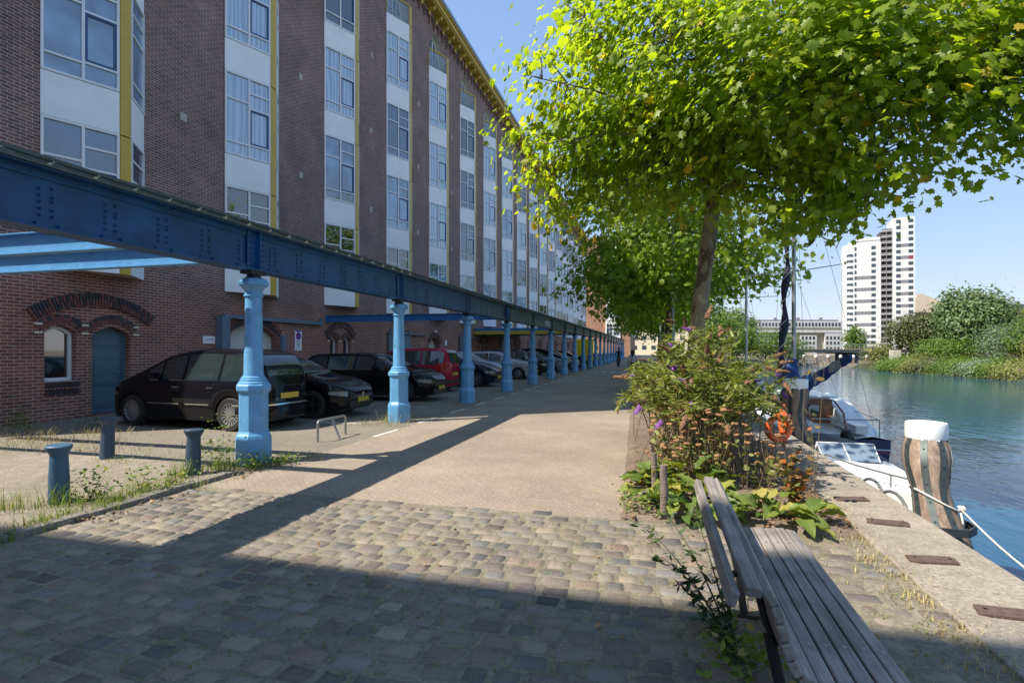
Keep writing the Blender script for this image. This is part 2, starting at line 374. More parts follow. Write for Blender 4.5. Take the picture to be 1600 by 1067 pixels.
def cobbles():
    vs, fs, cs = [], [], []
    y = -1.2; row = 0; base = 0
    q = [(j*6+i, j*6+i+1, (j+1)*6+i+1, (j+1)*6+i) for j in range(5) for i in range(5)]
    while y < 5.3:
        rh = nr.uniform(.128,.165); x = -5.6 - nr.rand()*.2
        while x < 1.72:
            big = x > .6 and nr.rand() < .6
            w = nr.uniform(.14,.25) + (.06 if big else 0); cx = x + w/2; cy = y + rh/2 + .045*math.sin(cx*1.1 + row*.05) + .02*math.sin(cx*3.7+row*.4)
            ok = cy < 5.12 + .07*math.sin(cx*9+row) + (nr.rand()-.5)*.10 and cx > -5.13 - .09*max(0,3.6-cy)
            if cx > 1.5 - .05*math.sin(cy*5): ok = ok and nr.rand() < .5
            if ok:
                gap = nr.uniform(.006,.016); hw = (w-gap)/2; hh = (rh-gap)/2
                rr = nr.uniform(.05,.22); X = GX*(1-rr*GY**4*.8); Y = GY*(1-rr*GX**4*.8)
                h = nr.uniform(.012,.020) - (.006 if cx > .6 else 0); tz = nr.uniform(-.0035,.0035,2)
                e = np.maximum(np.abs(GX), np.abs(GY)); Z = h*(1-.05*(GX**4+GY**4)) + tz[0]*GX + tz[1]*GY + nr.normal(0,.0012,GX.shape)
                Z = np.where(e > .99, -.02, Z); X = np.where(e > .99, X*1.03, X*1.22); Y = np.where(e > .99, Y*1.03, Y*1.22)
                an = nr.normal(0,.03) + .05*math.cos(cx*1.1); ca, sa = math.cos(an), math.sin(an)
                X = (X + nr.normal(0,.014,X.shape))*hw*(1+nr.normal(0,.05)*GY); Y = (Y + nr.normal(0,.018,Y.shape))*hh*(1+nr.normal(0,.07)*GX)
                px = cx + X*ca - Y*sa; py = cy + X*sa + Y*ca
                vs.append(np.stack([px, py, Z], -1).reshape(-1,3)); fs += [tuple(i+base for i in f) for f in q]; base += 36
                c = PAL[nr.choice(9, p=[.2,.15,.14,.06,.09,.12,.11,.08,.05])]*nr.uniform(.58,1.14)*np.array([1.06,.99,.90])
                cs.append(np.tile(np.append(c,1.), (36,1)))
            x += w
        y += rh; row += 1
    me = bpy.data.meshes.new('cobblestones'); me.from_pydata(np.concatenate(vs).tolist(), [], fs); me.update()
    at = me.attributes.new('stone', 'FLOAT_COLOR', 'POINT'); at.data.foreach_set('color', np.concatenate(cs).astype(np.float32).ravel())
    me.materials.append(M['cobble']); me.shade_smooth()
    o = bpy.data.objects.new('cobblestones', me); COL.objects.link(o); return tag(o, kind='structure')
cobbles()
sheet('paving_bed', [(-5.9,-3),(1.72,-3),(1.72,5.18),(-.3,5.18),(-5.12,5.18),(-5.12,3.6)], .008, M['joint'])

# planting bed
def grid(name, x0,x1,y0,y1,nx,ny,zf,m,kind):
    b = MB(); v = [(x0+(x1-x0)*i/nx, y0+(y1-y0)*j/ny, zf(x0+(x1-x0)*i/nx, y0+(y1-y0)*j/ny)) for j in range(ny+1) for i in range(nx+1)]
    b.add(v, [(j*(nx+1)+i, j*(nx+1)+i+1, (j+1)*(nx+1)+i+1, (j+1)*(nx+1)+i) for j in range(ny) for i in range(nx)])
    return tag(b.build(name, m, smooth=180, fix=False), kind=kind)
def bedz(x, y):
    ed = -.36 - .035*(y-5.1); e = min(1, max(0,(x-ed)/.16), max(0,(y-5.12)/.15), max(0,(1.75-x)/.12))
    return -.01 + e*(.045 + .012*math.sin(x*7+y*3)*math.cos(y*5) + rnd.uniform(0,.012))
grid('planting_bed', -.80, 1.75, 5.12, 16, 56, 160, bedz, M['bed'], 'structure')
sheet('verge', [(-.7,14),(1.75,14),(1.75,84),(-.7,84)], .012, M['bed'])

# quay wall with its coping
t = thing('quay_wall', (0,0,0), 'stone quay wall with worn concrete coping along the water', 'quay wall')
b = MB(); y = -3.
while y < 84:
    L = 2.4 if y < 30 else 8.; b.box(1.70, y+.004, -.1, 2.42, y+L-.004, .03)
    y += L
b.build('coping', M['conc'], t, bevel=.015)
M['quaystone'] = brickmat('quay_masonry', (.12,.10,.08), (.09,.08,.07), (.15,.13,.11), w=.5, h=.25)
b = MB().box(1.9,-3,-2.4,2.38,84,-.1); b.build('wall', M['quaystone'], t)
# rusty plates let into the coping
M['rust'] = mat('rusty_iron', (.10,.062,.048), .75, var=.35, vs=25, bump=.6, bs=60)
for i,(x,y,a,lb) in enumerate([(1.98,4.71,.1,'rusty iron plate on the coping beside the bench seat'),(2.02,5.62,-.1,'rusty iron plate on the coping where bed and cobbles meet'),
        (1.97,6.41,.2,'rusty iron plate beside the bare soil of the bed'),(2.02,3.87,-.05,'rusty iron plate nearest the viewer at the right edge'),(1.9,7.6,0,'rusty iron plate in leaf shade, farthest of the plates')]):
    b = MB(); q = [(-.17,-.055),(-.12,-.075),(.15,-.07),(.175,.04),(.13,.07),(-.15,.06)]
    b.prism([(u,v,0) for u,v in q], (0,0,.018)); b.tube([(-.12,0,.03),(-.12,0,.035)],.012); b.tube([(.12,0,.03),(.12,0,.036)],.012)
    o = b.build('iron_plate', M['rust'], loc=(x,y,.03), bevel=.004); o.rotation_euler.z = a + PI/2*.0
    tag(o, lb, 'plate', 'rusty plates on the quay')

# water
M['water'] = bpy.data.materials.new('canal_water'); M['water'].use_nodes = True
nt = M['water'].node_tree; p = nt.nodes['Principled BSDF']
p.inputs['Base Color'].default_value = (.010,.065,.13,1); p.inputs['Roughness'].default_value = .05; p.inputs['IOR'].default_value = 1.33
g_ = N(nt, 'NewGeometry'); mp = N(nt, 'Mapping'); mp.inputs['Rotation'].default_value = (0,0,R(20)); mp.inputs['Scale'].default_value = (1, .45, 1)
nt.links.new(g_.outputs['Position'], mp.inputs[0])
n1 = N(nt, 'TexNoise', _Scale=2.2, _Detail=4., _Roughness=.55); n2 = N(nt, 'TexNoise', _Scale=9., _Detail=3.)
nt.links.new(mp.outputs[0], n1.inputs['Vector']); nt.links.new(mp.outputs[0], n2.inputs['Vector'])
ad = N(nt, 'Math', operation='MULTIPLY_ADD'); nt.links.new(n2.outputs['Fac'], ad.inputs[0]); ad.inputs[1].default_value = .25; nt.links.new(n1.outputs['Fac'], ad.inputs[2])
bp = N(nt, 'Bump', _Strength=1., _Distance=.022); nt.links.new(ad.outputs[0], bp.inputs['Height']); nt.links.new(bp.outputs[0], p.inputs['Normal'])
sheet('water', [(1.0,-80),(60,-80),(60,170),(1.0,170)], -1.0, M['water'])

# =================================================================== APARTMENT BUILDING
WX = -13.; A0 = 8.84; BP = 5.25; NB = 18; Y0B, Y1B = 6.15, 104.; HB = 21.6
bld = thing('apartment_building', (WX, Y0B, 0), 'long dark brick warehouse turned flats with white and yellow bay windows', 'building')
def lb(y): return y - Y0B
def segarch(y0, y1, z0, zs, rise, n=10):
    """outline of an opening with a segmental head"""
    w = (y1-y0)/2; c = (y0+y1)/2
    pts = [(y0,z0),(y1,z0)]
    for i in range(n+1):
        q = 1 - 2*i/n; pts.append((c + w*q, zs + rise*(1-q*q)))
    return pts
def wall_with_holes(name, outer, holes, depth, m, parent, x=0.):
    cu = bpy.data.curves.new(name, 'CURVE'); cu.dimensions = '2D'; cu.fill_mode = 'BOTH'; cu.extrude = depth/2
    for poly in [outer] + holes:
        sp = cu.splines.new('POLY'); sp.points.add(len(poly)-1); sp.use_cyclic_u = True
        for i,(u,v) in enumerate(poly): sp.points[i].co = (u, v, 0, 1)
    tmp = bpy.data.objects.new(name+'_tmp', cu); COL.objects.link(tmp)
    bpy.context.view_layer.update()
    me = bpy.data.meshes.new_from_object(tmp.evaluated_get(bpy.context.evaluated_depsgraph_get()))
    bpy.data.objects.remove(tmp); bpy.data.curves.remove(cu); me.name = name
    # curve plane (u,v) -> (y,z), thickness along x
    me.transform(Matrix(((0,0,1,x-depth/2),(1,0,0,0),(0,1,0,0),(0,0,0,1))))
    me.materials.clear(); me.materials.append(m); me.polygons.foreach_set('material_index', [0]*len(me.polygons)); me.update()
    bm = bmesh.new(); bm.from_mesh(me); bmesh.ops.recalc_face_normals(bm, faces=bm.faces); bm.to_mesh(me); bm.free()
    o = bpy.data.objects.new(name, me); COL.objects.link(o); o.parent = parent; return o
def Ak(k): return lb(A0 + BP*k)
holes = []; ground = []
# ground floor openings: kind, start, end (world Y)
GO = [('win',8.93,9.62),('door',9.98,10.95),('garage',14.15,16.6),('win',19.75,20.35),('win',20.75,21.35),('bigdoor',24.7,27.1),('porch',29.9,31.6),
      ('bigdoor',34.9,37.0),('win',39.7,40.3),('win',40.7,41.3)]
yy = 45.
while yy < 100:
    GO += [('bigdoor',yy,yy+2.1),('win',yy+5.4,yy+6.0),('win',yy+6.4,yy+7.0)]; yy += 10.5
for kd,a,b_ in GO:
    a, b_ = lb(a), lb(b_)
    if kd == 'win': h = segarch(a,b_,.88,1.98,.16)
    elif kd == 'door': h = segarch(a,b_,.02,1.95,.2)
    elif kd == 'garage': h = segarch(a,b_,.02,2.0,.42)
    elif kd == 'porch': h = segarch(a,b_,.02,1.9,.45)
    else: continue
    holes.append(h)
for k in range(NB):
    holes.append(segarch(Ak(k)+.10, Ak(k)+2.30, 18.05, 19.62, 1.15, 16))
wall_with_holes('wall', [(0,0),(lb(Y1B),0),(lb(Y1B),HB),(0,HB)], holes, .42, M['brick'], bld)
b = MB(); b.box(-22,.0,0,-.45,lb(Y1B),HB-.02); b.build('rear_wall', M['brick'], bld)
# roof and cornice
b = MB(); b.box(-22,-.3,HB,.0,lb(Y1B)+.2,HB+.25); b.build('roof', M['zinc'], bld)
b = MB(); b.box(0.004,-.3,21.62,.62,lb(Y1B),21.72); b.box(.50,-.3,21.72,.70,lb(Y1B),21.98); b.box(.56,-.3,21.98,.78,lb(Y1B),22.08)
y = .2
while y < lb(Y1B):
    b.prism([(.15,y,21.20),(.19,y,21.22),(.24,y,21.38),(.5,y,21.45),(.55,y,21.61),(.15,y,21.61)], (0,.2,0)); y += 1.05
b.build('cornice', M['yellow'], bld)
b = MB(); b.box(.60,-.3,22.085,.84,lb(Y1B),22.30); b.build('gutter', M['zinc'], bld)
b = MB(); y = -.2   # corbelled brick arcade under the eaves
while y < lb(Y1B)-1:
    for i in range(8):
        q0 = PI*i/8; q1 = PI*(i+1)/8; c = y+.35
        pts = [(c-.25*math.cos(q0), 21.12+.25*math.sin(q0)), (c-.25*math.cos(q1), 21.12+.25*math.sin(q1))]
        b.prism([(.003,pts[0][0],pts[0][1]),(.003,pts[1][0],pts[1][1]),(.003,pts[1][0],21.5),(.003,pts[0][0],21.5)], (.14,0,0))
    b.box(.003,y,20.95,.143,y+.098,21.5); b.box(.003,y+.03,20.80,.09,y+.07,20.949)
    y += .70
b.box(.003,0,21.502,.12,lb(Y1B),21.6)
b.build('corbel_frieze', M['brick'], bld)
# anchor stones
k = 0
for k in range(NB):
    for z in (4.6,8.2,11.9,15.5):
        yc = Ak(k) + 3.75
        b = MB().box(0.003,-.11,-.12,.022,.11,.12); 
        if k < 8: b.build('stone_block', M['stone'], bld, loc=(0,yc+rnd.uniform(-.1,.1),z), bevel=.004)

# --- one bay window, then its copies
PA, PB, PC, PD = (0.004,0), (.60,1.32), (.60,1.60), (0.004,2.45)
def win_frame(w, h, layout, gl, fr=M['wframe']):
    """a window w wide, h high in its own plane: x along, y outward, z up"""
    b = MB(); t = .055; d0, d1 = -.03, .05
    b.box(0,d0,0,t,d1,h,0); b.box(w-t,d0,0,w,d1,h,0); b.box(t,d0,0,w-t,d1,t,0); b.box(t,d0,h-t,w-t,d1,h,0)
    if layout == 'front':
        c = w*.52
        b.box(c-.03,d0,t,c+.03,d1-.008,h-t,0)
        for x0,x1,zs in ((t,c-.03,(.16*h,.68*h)),(c+.03,w-t,(.17*h,.62*h,.81*h))):
            for z in zs: b.box(x0,d0,z-.024,x1,d1-.014,z+.024,0)
        x0,x1,z0,z1 = c+.033,w-t-.003,.17*h+.027,.62*h-.027; s = .05
        for q in ((x0,z0,x0+s,z1),(x1-s,z0,x1,z1),(x0+s,z0,x1-s,z0+s),(x0+s,z1-s,x1-s,z1)): b.box(q[0],d0,q[1],q[2],d1-.020,q[3],2)
        panes = [(t,t,c-.03,.16*h,0),(t,.16*h,c-.03,.68*h,0),(t,.68*h,c-.03,h-t,0),(c+.03,t,w-t,.17*h,0),(x0+s,z0+s,x1-s,z1-s,1),(c+.03,.62*h,w-t,.81*h,0),(c+.03,.81*h,w-t,h-t,0)]
    else:
        for z in (.17*h,.62*h,.81*h): b.box(t,d0,z-.024,w-t,d1-.012,z+.024,0)
    b.box(t*.9,-.022,t*.9,w-t*.9,-.004,h-t*.9,1)
    return b
def plane(P, Q, z):  # frame whose x runs P->Q, y outward
    d = Vector((Q[0]-P[0], Q[1]-P[1], 0)); nn = Vector((d.y,-d.x,0))
    if nn.x < 0: nn = -nn
    return frame((P[0],P[1],z), d, nn), d.length
def xf(b, Mx):
    b.v = [tuple(Mx @ Vector(v)) for v in b.v]; return b
FW, FH = math.hypot(.596,1.32), 2.6
fm, _ = plane(PA, PB, 0); sm_, SW = plane(PC, PD, 0)
VAR = ['glass','glass_c','glass_b','glass','glass_d']
wmesh = []
for v in VAR:
    f = xf(win_frame(FW,FH,'front',None), fm).build('window', [M['wframe'],M[v],M['blue_sash']]); s = xf(win_frame(SW,FH,'side',None), sm_).build('side_window', [M['wframe'],M[v],M['blue_sash']])
    wmesh.append((f.data, s.data)); bpy.data.objects.remove(f); bpy.data.objects.remove(s)
def oriel_mesh():
    b = MB(); zb, zt = 3.4, 18.4
    zz = [3.4,4.13]; lv = []
    lv.append((3.4,4.125)); 
    for i in range(4):
        top = 4.13+3.6*i+2.6; nb = 4.13+3.6*(i+1) if i < 3 else 18.4
        lv.append((top+.005, nb-.005))
    for z0,z1 in lv:      # white panels
        for Mx,L in ((fm,FW),(sm_,SW)):
            b.ubox(Mx,(0,-.03,z0+.008),(L,.035,z1-.008),0)
    for z0,z1 in [(3.4,6.72),(6.74,10.32),(10.34,13.92),(13.94,17.52),(17.54,18.4)]:   # yellow corner
        b.prism([(PB[0]-.02,PB[1]+.002,z0),(PB[0]+.035,PB[1]+.012,z0),(PC[0]+.035,PC[1]-.002,z0),(PC[0]-.02,PC[1]-.002,z0)], (0,0,z1-z0-.012), 1)
    # floor slabs and closure (dark soffit)
    for z in (3.41,18.30): b.prism([(PA[0],PA[1]+.02,z),(PB[0]-.02,PB[1],z),(PC[0]-.02,PC[1],z),(PD[0],PD[1]-.02,z)], (0,0,.04), 2)
    return b
proto = oriel_mesh().build('bay_window', [M['white'],M['yellow'],M['cream']], bld); proto.location = (0,Ak(0),0)
def rail_mesh():
    b = MB()
    for Mx,L in ((fm,FW),(sm_,SW)):
        b.ubox(Mx,(.02,0,18.42),(L-.02,.012,19.36),0); b.ubox(Mx,(0,-.02,19.37),(L,.045,19.45),1)
        b.ubox(Mx,(0,-.015,18.41),(.035,.03,19.36),1)
    b.box(PB[0]-.015,PB[1]+.003,18.41,PB[0]+.04,PC[1]-.003,19.45,1)
    return b
railp = rail_mesh().build('balcony_rail', [M['railglass'],M['yellow']])
def archwin():
    b = MB(); pts = segarch(.10,2.30,18.05,19.62,1.15,16); ins = segarch(.22,2.18,18.17,19.55,1.07,16)
    for i in range(len(pts)):
        j = (i+1)%len(pts); b.add([(-.36,*pts[i]),(-.36,*pts[j]),(-.36,*ins[j]),(-.36,*ins[i]),(-.30,*pts[i]),(-.30,*pts[j]),(-.30,*ins[j]),(-.30,*ins[i])],[(0,1,2,3),(4,7,6,5),(3,2,6,7)],0)
    b.box(-.35,.70,18.17,-.29,.78,20.2,0); b.box(-.35,.22,19.3,-.292,2.18,19.36,0); b.box(-.35,1.2,18.17,-.29,1.30,20.5,0); b.box(-.35,1.7,18.17,-.29,1.76,20.1,0)
    b.prism([(-.345,y,z) for y,z in ins],(.01,0,0),1)
    # pale plaster reveal
    for i in range(1,len(pts)):
        j=(i+1)%len(pts); c=(1.2,19.2)
        sh = lambda p: (p[0]+(c[0]-p[0])*.012, p[1]+(c[1]-p[1])*.012)
        p0,p1 = sh(pts[i]), sh(pts[j]); b.add([(-.30,*p0),(-.30,*p1),(-.01,*p1),(-.01,*p0)],[(0,1,2,3)],2)
    return b
archp = archwin().build('arched_window', [M['wframe'],M['glass'],M['cream']], fix=False)
for k in range(NB):
    o = proto if k == 0 else proto.copy()
    if k: COL.objects.link(o); o.parent = bld
    o.location = (0, Ak(k), 0)
    for i in range(4):
        vi = rnd.choice([0,4,1,2,3,1,1]) if k not in (0,) else [0,2,1,0][i]
        if i == 0 and rnd.random() < .5 and k > 1: vi = 4
        for q, nm in ((0,'window'),(1,'side_window')):
            w = bpy.data.objects.new(nm, wmesh[vi][q]); COL.objects.link(w); w.parent = o; w.location = (0,0,4.13+3.6*i)
    r = railp if k == 0 else railp.copy()
    if k: COL.objects.link(r)
    r.parent = o; r.location = (0,0,0)
    a = archp if k == 0 else archp.copy()
    if k: COL.objects.link(a)
    a.parent = bld; a.location = (0,Ak(k),0)

# --- ground floor windows, doors, arches
def voussoirs(b, y0, y1, zs, rise, th, n, x0=.003, x1=.02, dark=.45, extra=0.):
    """a ring of bricks on edge over an opening"""
    w = (y1-y0)/2 + extra; c = (y0+y1)/2; Rr = (w*w + rise*rise)/(2*rise); zc = zs + rise - Rr; a = math.asin(min(1,w/Rr))
    for i in range(n):
        q0 = -a + 2*a*i/n + .004; q1 = -a + 2*a*(i+1)/n - .004
        mid = rnd.choice([.42,.5,.5,.62])
        for r0,r1,mi in ((0,mid,1 if rnd.random()>dark*.4 else 0),(mid+.02,1,0 if i%2 or rnd.random()<dark else 1)):
            ra, rb = Rr + th*r0, Rr + th*r1
            b.prism([(x0,c+ra*math.sin(q0),zc+ra*math.cos(q0)),(x0,c+ra*math.sin(q1),zc+ra*math.cos(q1)),(x0,c+rb*math.sin(q1),zc+rb*math.cos(q1)),(x0,c+rb*math.sin(q0),zc+rb*math.cos(q0))],(x1-x0,0,0),mi)
ar = lambda: MB()
def gwin(y0, y1):
    a, b_ = lb(y0), lb(y1); b = MB(); o = segarch(a+.006,b_-.006,.886,1.97,.155); i_ = segarch(a+.075,b_-.075,.96,1.93,.13)
    for q in range(len(o)):
        j = (q+1)%len(o); b.add([(-.22,*o[q]),(-.22,*o[j]),(-.22,*i_[j]),(-.22,*i_[q]),(-.15,*o[q]),(-.15,*o[j]),(-.15,*i_[j]),(-.15,*i_[q])],[(0,1,2,3),(4,7,6,5),(3,2,6,7),(0,4,5,1)],0)
    w = b.build('window_frame', [M['wframe']], bld, fix=False)
    g2 = MB().prism([(-.20,y,z) for y,z in i_],(.008,0,0)); g2.build('pane', M['glass_d'], w)
def doorleaf(y0, y1, zs, rise, m, x=-.25, panels=True, name='door'):
    a, b_ = lb(y0)+.005, lb(y1)-.005; b = MB(); b.prism([(x,y,z) for y,z in segarch(a,b_,.03,zs,rise)],(.05,0,0))
    if panels:
        for z0,z1 in ((.18,.62),(.72,1.55),(1.65,zs-.02)):
            b.box(x+.05,a+.12,z0,x+.064,b_-.12,z1)
            b.box(x+.064,a+.17,z0+.05,x+.072,b_-.17,z1-.05)
    b.box(x-.01,a,.02,x+.09,a+.07,zs+.02); b.box(x-.01,b_-.07,.02,x+.09,b_,zs+.02)
    o = b.build(name, m, bld, bevel=.004)
    h = MB(); h.tube([(x+.11,b_-.15,1.02),(x+.11,b_-.25,1.02)],.011); h.tube([(x+.05,b_-.15,1.02),(x+.11,b_-.15,1.02)],.01)
    h.build('handle', M['zinc'], o)
for kd,a,b_ in GO:
    if kd == 'win': gwin(a,b_)
doorleaf(9.98,10.95,1.95,.2,M['bluedoor'])
# first pair: window and door under one wide arch
b = MB(); voussoirs(b, lb(8.72), lb(11.45), 2.22, .42, .30, 42, .003,.06); voussoirs(b, lb(8.88), lb(9.68), 2.0, .2, .2, 13, .003,.025); voussoirs(b, lb(9.92), lb(11.0), 2.0, .24, .2, 17, .003,.025)
b.build('brick_arch', [M['brick_dark'],M['brick_red']], bld)
for a in (8.72,9.72,11.02):
    MB().box(.003,lb(a),1.95,.03,lb(a)+.16,2.0,0).build('impost_band', M['cream'], bld); MB().box(.003,lb(a)+.004,2.14,.028,lb(a)+.156,2.19,0).build('impost_band', M['cream'], bld)
b = MB()
for z in (.80,.64):
    for i in range(9):
        y = lb(8.92)+i*.085; b.prism([(.003,y,z-.06),(.003,y+.05,z-.06),(.003,y+.09,z),(.003,y+.04,z)],(.03,0,0)); b.prism([(.003,y+.04,z+.004),(.003,y+.09,z+.004),(.003,y+.05,z+.06),(.003,y,z+.06)],(.03,0,0))
b.build('brick_sill', M['brick_dark'], bld)
# garage with steel frame
b = MB(); voussoirs(b, lb(14.15), lb(16.6), 2.05, .42, .24, 34, .003,.04); b.build('brick_arch', [M['brick_red'],M['brick_dark']], bld)
b = MB(); b.prism([(-.33,y,z) for y,z in segarch(lb(14.16),lb(16.59),.03,1.99,.41)],(.04,0,0))
for i in range(12): b.box(-.29,lb(14.2),.1+i*.18,-.278,lb(16.55),.1+i*.18+.15)
b.build('garage_door', M['whitedoor'], bld)
b = MB(); b.box(.003,lb(13.75),.02,.25,lb(13.95),2.62); b.box(.02,lb(13.96),.02,.2,lb(14.12),2.56); b.box(.03,lb(13.97),2.57,.14,lb(19.1),2.70); b.box(.03,lb(18.95),2.705,.14,lb(19.1),2.82); b.box(.02,lb(16.65),.02,.16,lb(16.85),2.1)
b.build('door_rail', M['lintel'], bld, bevel=.008)
# repeated arches, sliding doors on rails
for a in [19.75,39.7] + [q[1] for q in GO if q[0]=='win' and q[1]>45][::2]:
    b = MB(); voussoirs(b, lb(a-.15), lb(a+1.75), 2.1, .45, .26, 26, .003,.06); voussoirs(b, lb(a-.05), lb(a+.65), 2.0,.18,.16,9,.003,.025); voussoirs(b, lb(a+.95), lb(a+1.65), 2.0,.18,.16,9,.003,.025)
    b.build('brick_arch', [M['brick_dark'],M['brick_red']], bld)
    for q in (-.16,.68,1.68): MB().box(.003,lb(a+q),1.93,.028,lb(a+q)+.13,1.98).build('impost_band', M['cream'], bld)
for kd,a,b_ in GO:
    if kd != 'bigdoor': continue
    b = MB(); b.box(.05,lb(a),.08,.12,lb(b_),2.35)
    n = 2; w = (b_-a)/2
    for i in range(n):
        for z0,z1 in ((.2,1.1),(1.25,2.2)):
            b.box(.12,lb(a)+i*w+.12,z0,.135,lb(a)+(i+1)*w-.12,z1)
    d = b.build('sliding_door', M['lintel'] if a < 30 else M['bluedoor'], bld)
    h = MB(); h.box(.03,lb(a)-.05,2.40,.14,lb(b_)+2.1,2.50)
    for q in (.15,b_-a-.25): h.box(.06,lb(a)+q,2.30,.16,lb(a)+q+.1,2.62)
    h.build('door_rail', M['lintel'], bld)
b = MB(); voussoirs(b, lb(29.9), lb(31.6), 1.95,.45,.24,26,.003,.04); b.build('brick_arch', [M['brick_dark'],M['brick_red']], bld)
b = MB(); b.prism([(-.40,y,z) for y,z in segarch(lb(29.91),lb(31.59),.03,1.88,.43)],(.04,0,0)); b.box(-.36,lb(30.5),.03,-.34,lb(30.55),2.2); b.box(-.36,lb(30.55),1.9,-.34,lb(31.5),1.95)
b.build('porch_door', M['whitedoor'], bld)
b = MB(); b.box(.003,lb(30.6),2.62,.12,lb(30.9),2.74); b.build('wall_lamp', M['wframe'], bld, bevel=.03)

# signs on the wall
b = MB().box(0,0,0,.012,.45,.22); o = b.build('notice_board', M['white'], loc=(WX+.004,13.25,1.78)); tag(o,'small white notice with two grey lines left of the steel door frame','sign')
c = MB()
for z in (.13,.08): 
    for i in range(7): c.box(.0125,.06+i*.048,z,.0135,.06+i*.048+.036,z+.022)
M['greytext'] = mat('grey_print',(.2,.22,.25),.6); c.build('text_lines', M['greytext'], o)
M['signblue'] = mat('sign_blue',(.01,.05,.33),.4); M['signred'] = mat('sign_red',(.45,.03,.10),.4); M['black'] = mat('black_print',(.015,.015,.018),.4)
t = thing('parking_sign', (WX+.004,17.5,1.56), 'tall white no parking sign with blue and red disc on the brick wall', 'sign')
MB().box(0,0,0,.02,.38,.76).build('board', M['white'], t); MB().box(.0205,.03,.70,.0225,.35,.755).build('blue_band', M['signblue'], t)
b = MB(); b.lathe([(.15,0),(.15,.003)],28,(.0205,.19,.54),0,axis='x'); b.lathe([(.12,0),(.12,.003)],28,(.0240,.19,.54),1,axis='x')
b.prism([(.0275,.19-.10,.54+.075),(.0275,.19-.075,.54+.10),(.0275,.19+.10,.54-.075),(.0275,.19+.075,.54-.10)],(.002,0,0),0)
b.build('disc', [M['signred'],M['signblue']], t)
b = MB()
for z,n in ((.34,6),(.29,5),(.235,7),(.18,5),(.135,4)):
    for i in range(n): b.box(.0205,.19-n*.02+i*.04,z,.0218,.19-n*.02+i*.04+.03,z+.026)
for s in (-1,1):
    c0 = .19+s*.10; b.prism([(.0205,c0+s*.05,.07),(.0205,c0,.095),(.0205,c0,.045)],(.0014,0,0)); b.box(.0205,min(c0,c0-s*.04),.062,.0219,max(c0,c0-s*.04),.078)
b.build('text_lines', M['black'], t, fix=True)
o = MB().box(0,0,0,.02,.3,.35).build('wall_plate', M['white'], loc=(WX+.004,32.4,1.85), bevel=.01); tag(o,'small white plate beside the arched porch','sign')

# wing closing the row, brick with stacked white windows
wing = thing('brick_wing', (-26,114,0), 'orange brick block with stacked white windows closing the row of flats', 'building')
b = MB(); b.box(0,0,0,20.9,26,24.5); b.build('wall', M['brick_or'], wing); MB().box(-.3,-.3,24.51,21.2,26.3,25.0).build('roof', M['zinc'], wing)
for z in (4.4,8.2,12.,15.8,19.6):
    b = MB(); b.box(15.9,-.25,z-.6,18.9,-.01,z+3.1,0)
    b.build('white_bay', M['white'], wing)
    for i in range(2):
        w = MB(); x0 = 16.05+i*1.4
        w.box(x0,-.30,z+.1,x0+1.3,-.252,z+2.5,0)
        for q in ((.08,.1,.62,.75),(.68,.1,1.22,.75),(.08,.85,.62,1.6),(.68,.85,1.22,1.6),(.08,1.7,.62,2.3),(.68,1.7,1.22,2.3)):
            w.box(x0+q[0],-.315,z+.1+q[1],x0+q[2],-.301,z+.1+q[3],1)
        w.build('window', [M['wframe'],M['glass_d']], wing)
for k in range(4):
    for z in (4.4,8.2,12.,15.8):
        w = MB(); y = 3+k*5.5; w.prism([(20.9,y,z),(21.7,y+1.2,z),(21.7,y+1.6,z),(20.9,y+2.4,z)],(0,0,2.6),0)
        w.prism([(20.99,y+.2,z+.5),(21.57,y+1.07,z+.5),(21.55,y+1.1,z+.5)],(0,0,1.8),1); w.box(21.71,y+1.25,z+.4,21.73,y+1.55,z+2.2,1)
        w.build('side_bay', [M['white'],M['glass_d']], wing)

# building behind the viewer that throws the foreground shade
rear = thing('brick_block', (-34,-16,0), 'brick block standing across the lane behind the viewer', 'building')
MB().box(0,0,0,26.6,11.7,17.0).build('wall', M['brick'], rear); MB().box(-.2,-.2,17.01,26.7,11.8,17.2).build('roof', M['zinc'], rear)
for i in range(6):
    for z in (1.,4.6,8.2,11.8): 
        w = MB(); w.box(2+i*4.2,11.71,z,3.6+i*4.2,11.76,z+2.2,0); w.box(2.1+i*4.2,11.761,z+.1,3.5+i*4.2,11.765,z+2.1,1); w.build('window',[M['wframe'],M['glass']],rear)

# =================================================================== CRANE BEAM AND COLUMNS
M['colblue'] = mat('pale_blue_paint', (.115,.32,.56), .38, var=.1, vs=7, bump=.15, bs=90)
M['navy'] = mat('dark_blue_paint', (.004,.066,.18), .42, var=.35, vs=2.2, bump=.3, bs=50); rusty(M['navy']); rusty(M['colblue'],(.07,.11,.13),.60,.72,5.,.7); rusty(M['colblue'],(.16,.08,.04),.69,.72,14.,.8)
M['deck'] = mat('grey_green_steel', (.075,.095,.09), .6, var=.2, vs=9)
M['iron'] = mat('dark_iron', (.03,.035,.04), .5)
CX = -5.5; CY0 = 6.5; CS = 4.5
t = thing('cast_iron_column', (CX,CY0,0), '', 'column', 'blue cast iron columns under the crane beam')
q8 = PI/8
b = MB(); b.lathe([(.245,0),(.245,.36),(.235,.40),(.215,.43),(.20,.46),(.20,.98),(.215,1.0),(.235,1.03),(.235,1.10),(.215,1.12)],8,ph=q8); b.build('pedestal', M['colblue'], t, bevel=.008)
b = MB(); b.lathe([(.205,1.115),(.20,1.14),(.178,1.155),(.178,1.18),(.162,1.19),(.162,1.21),(.138,1.225),(.130,1.27),(.112,2.20),(.111,2.34)],28); b.build('shaft', M['colblue'], t, smooth=40)
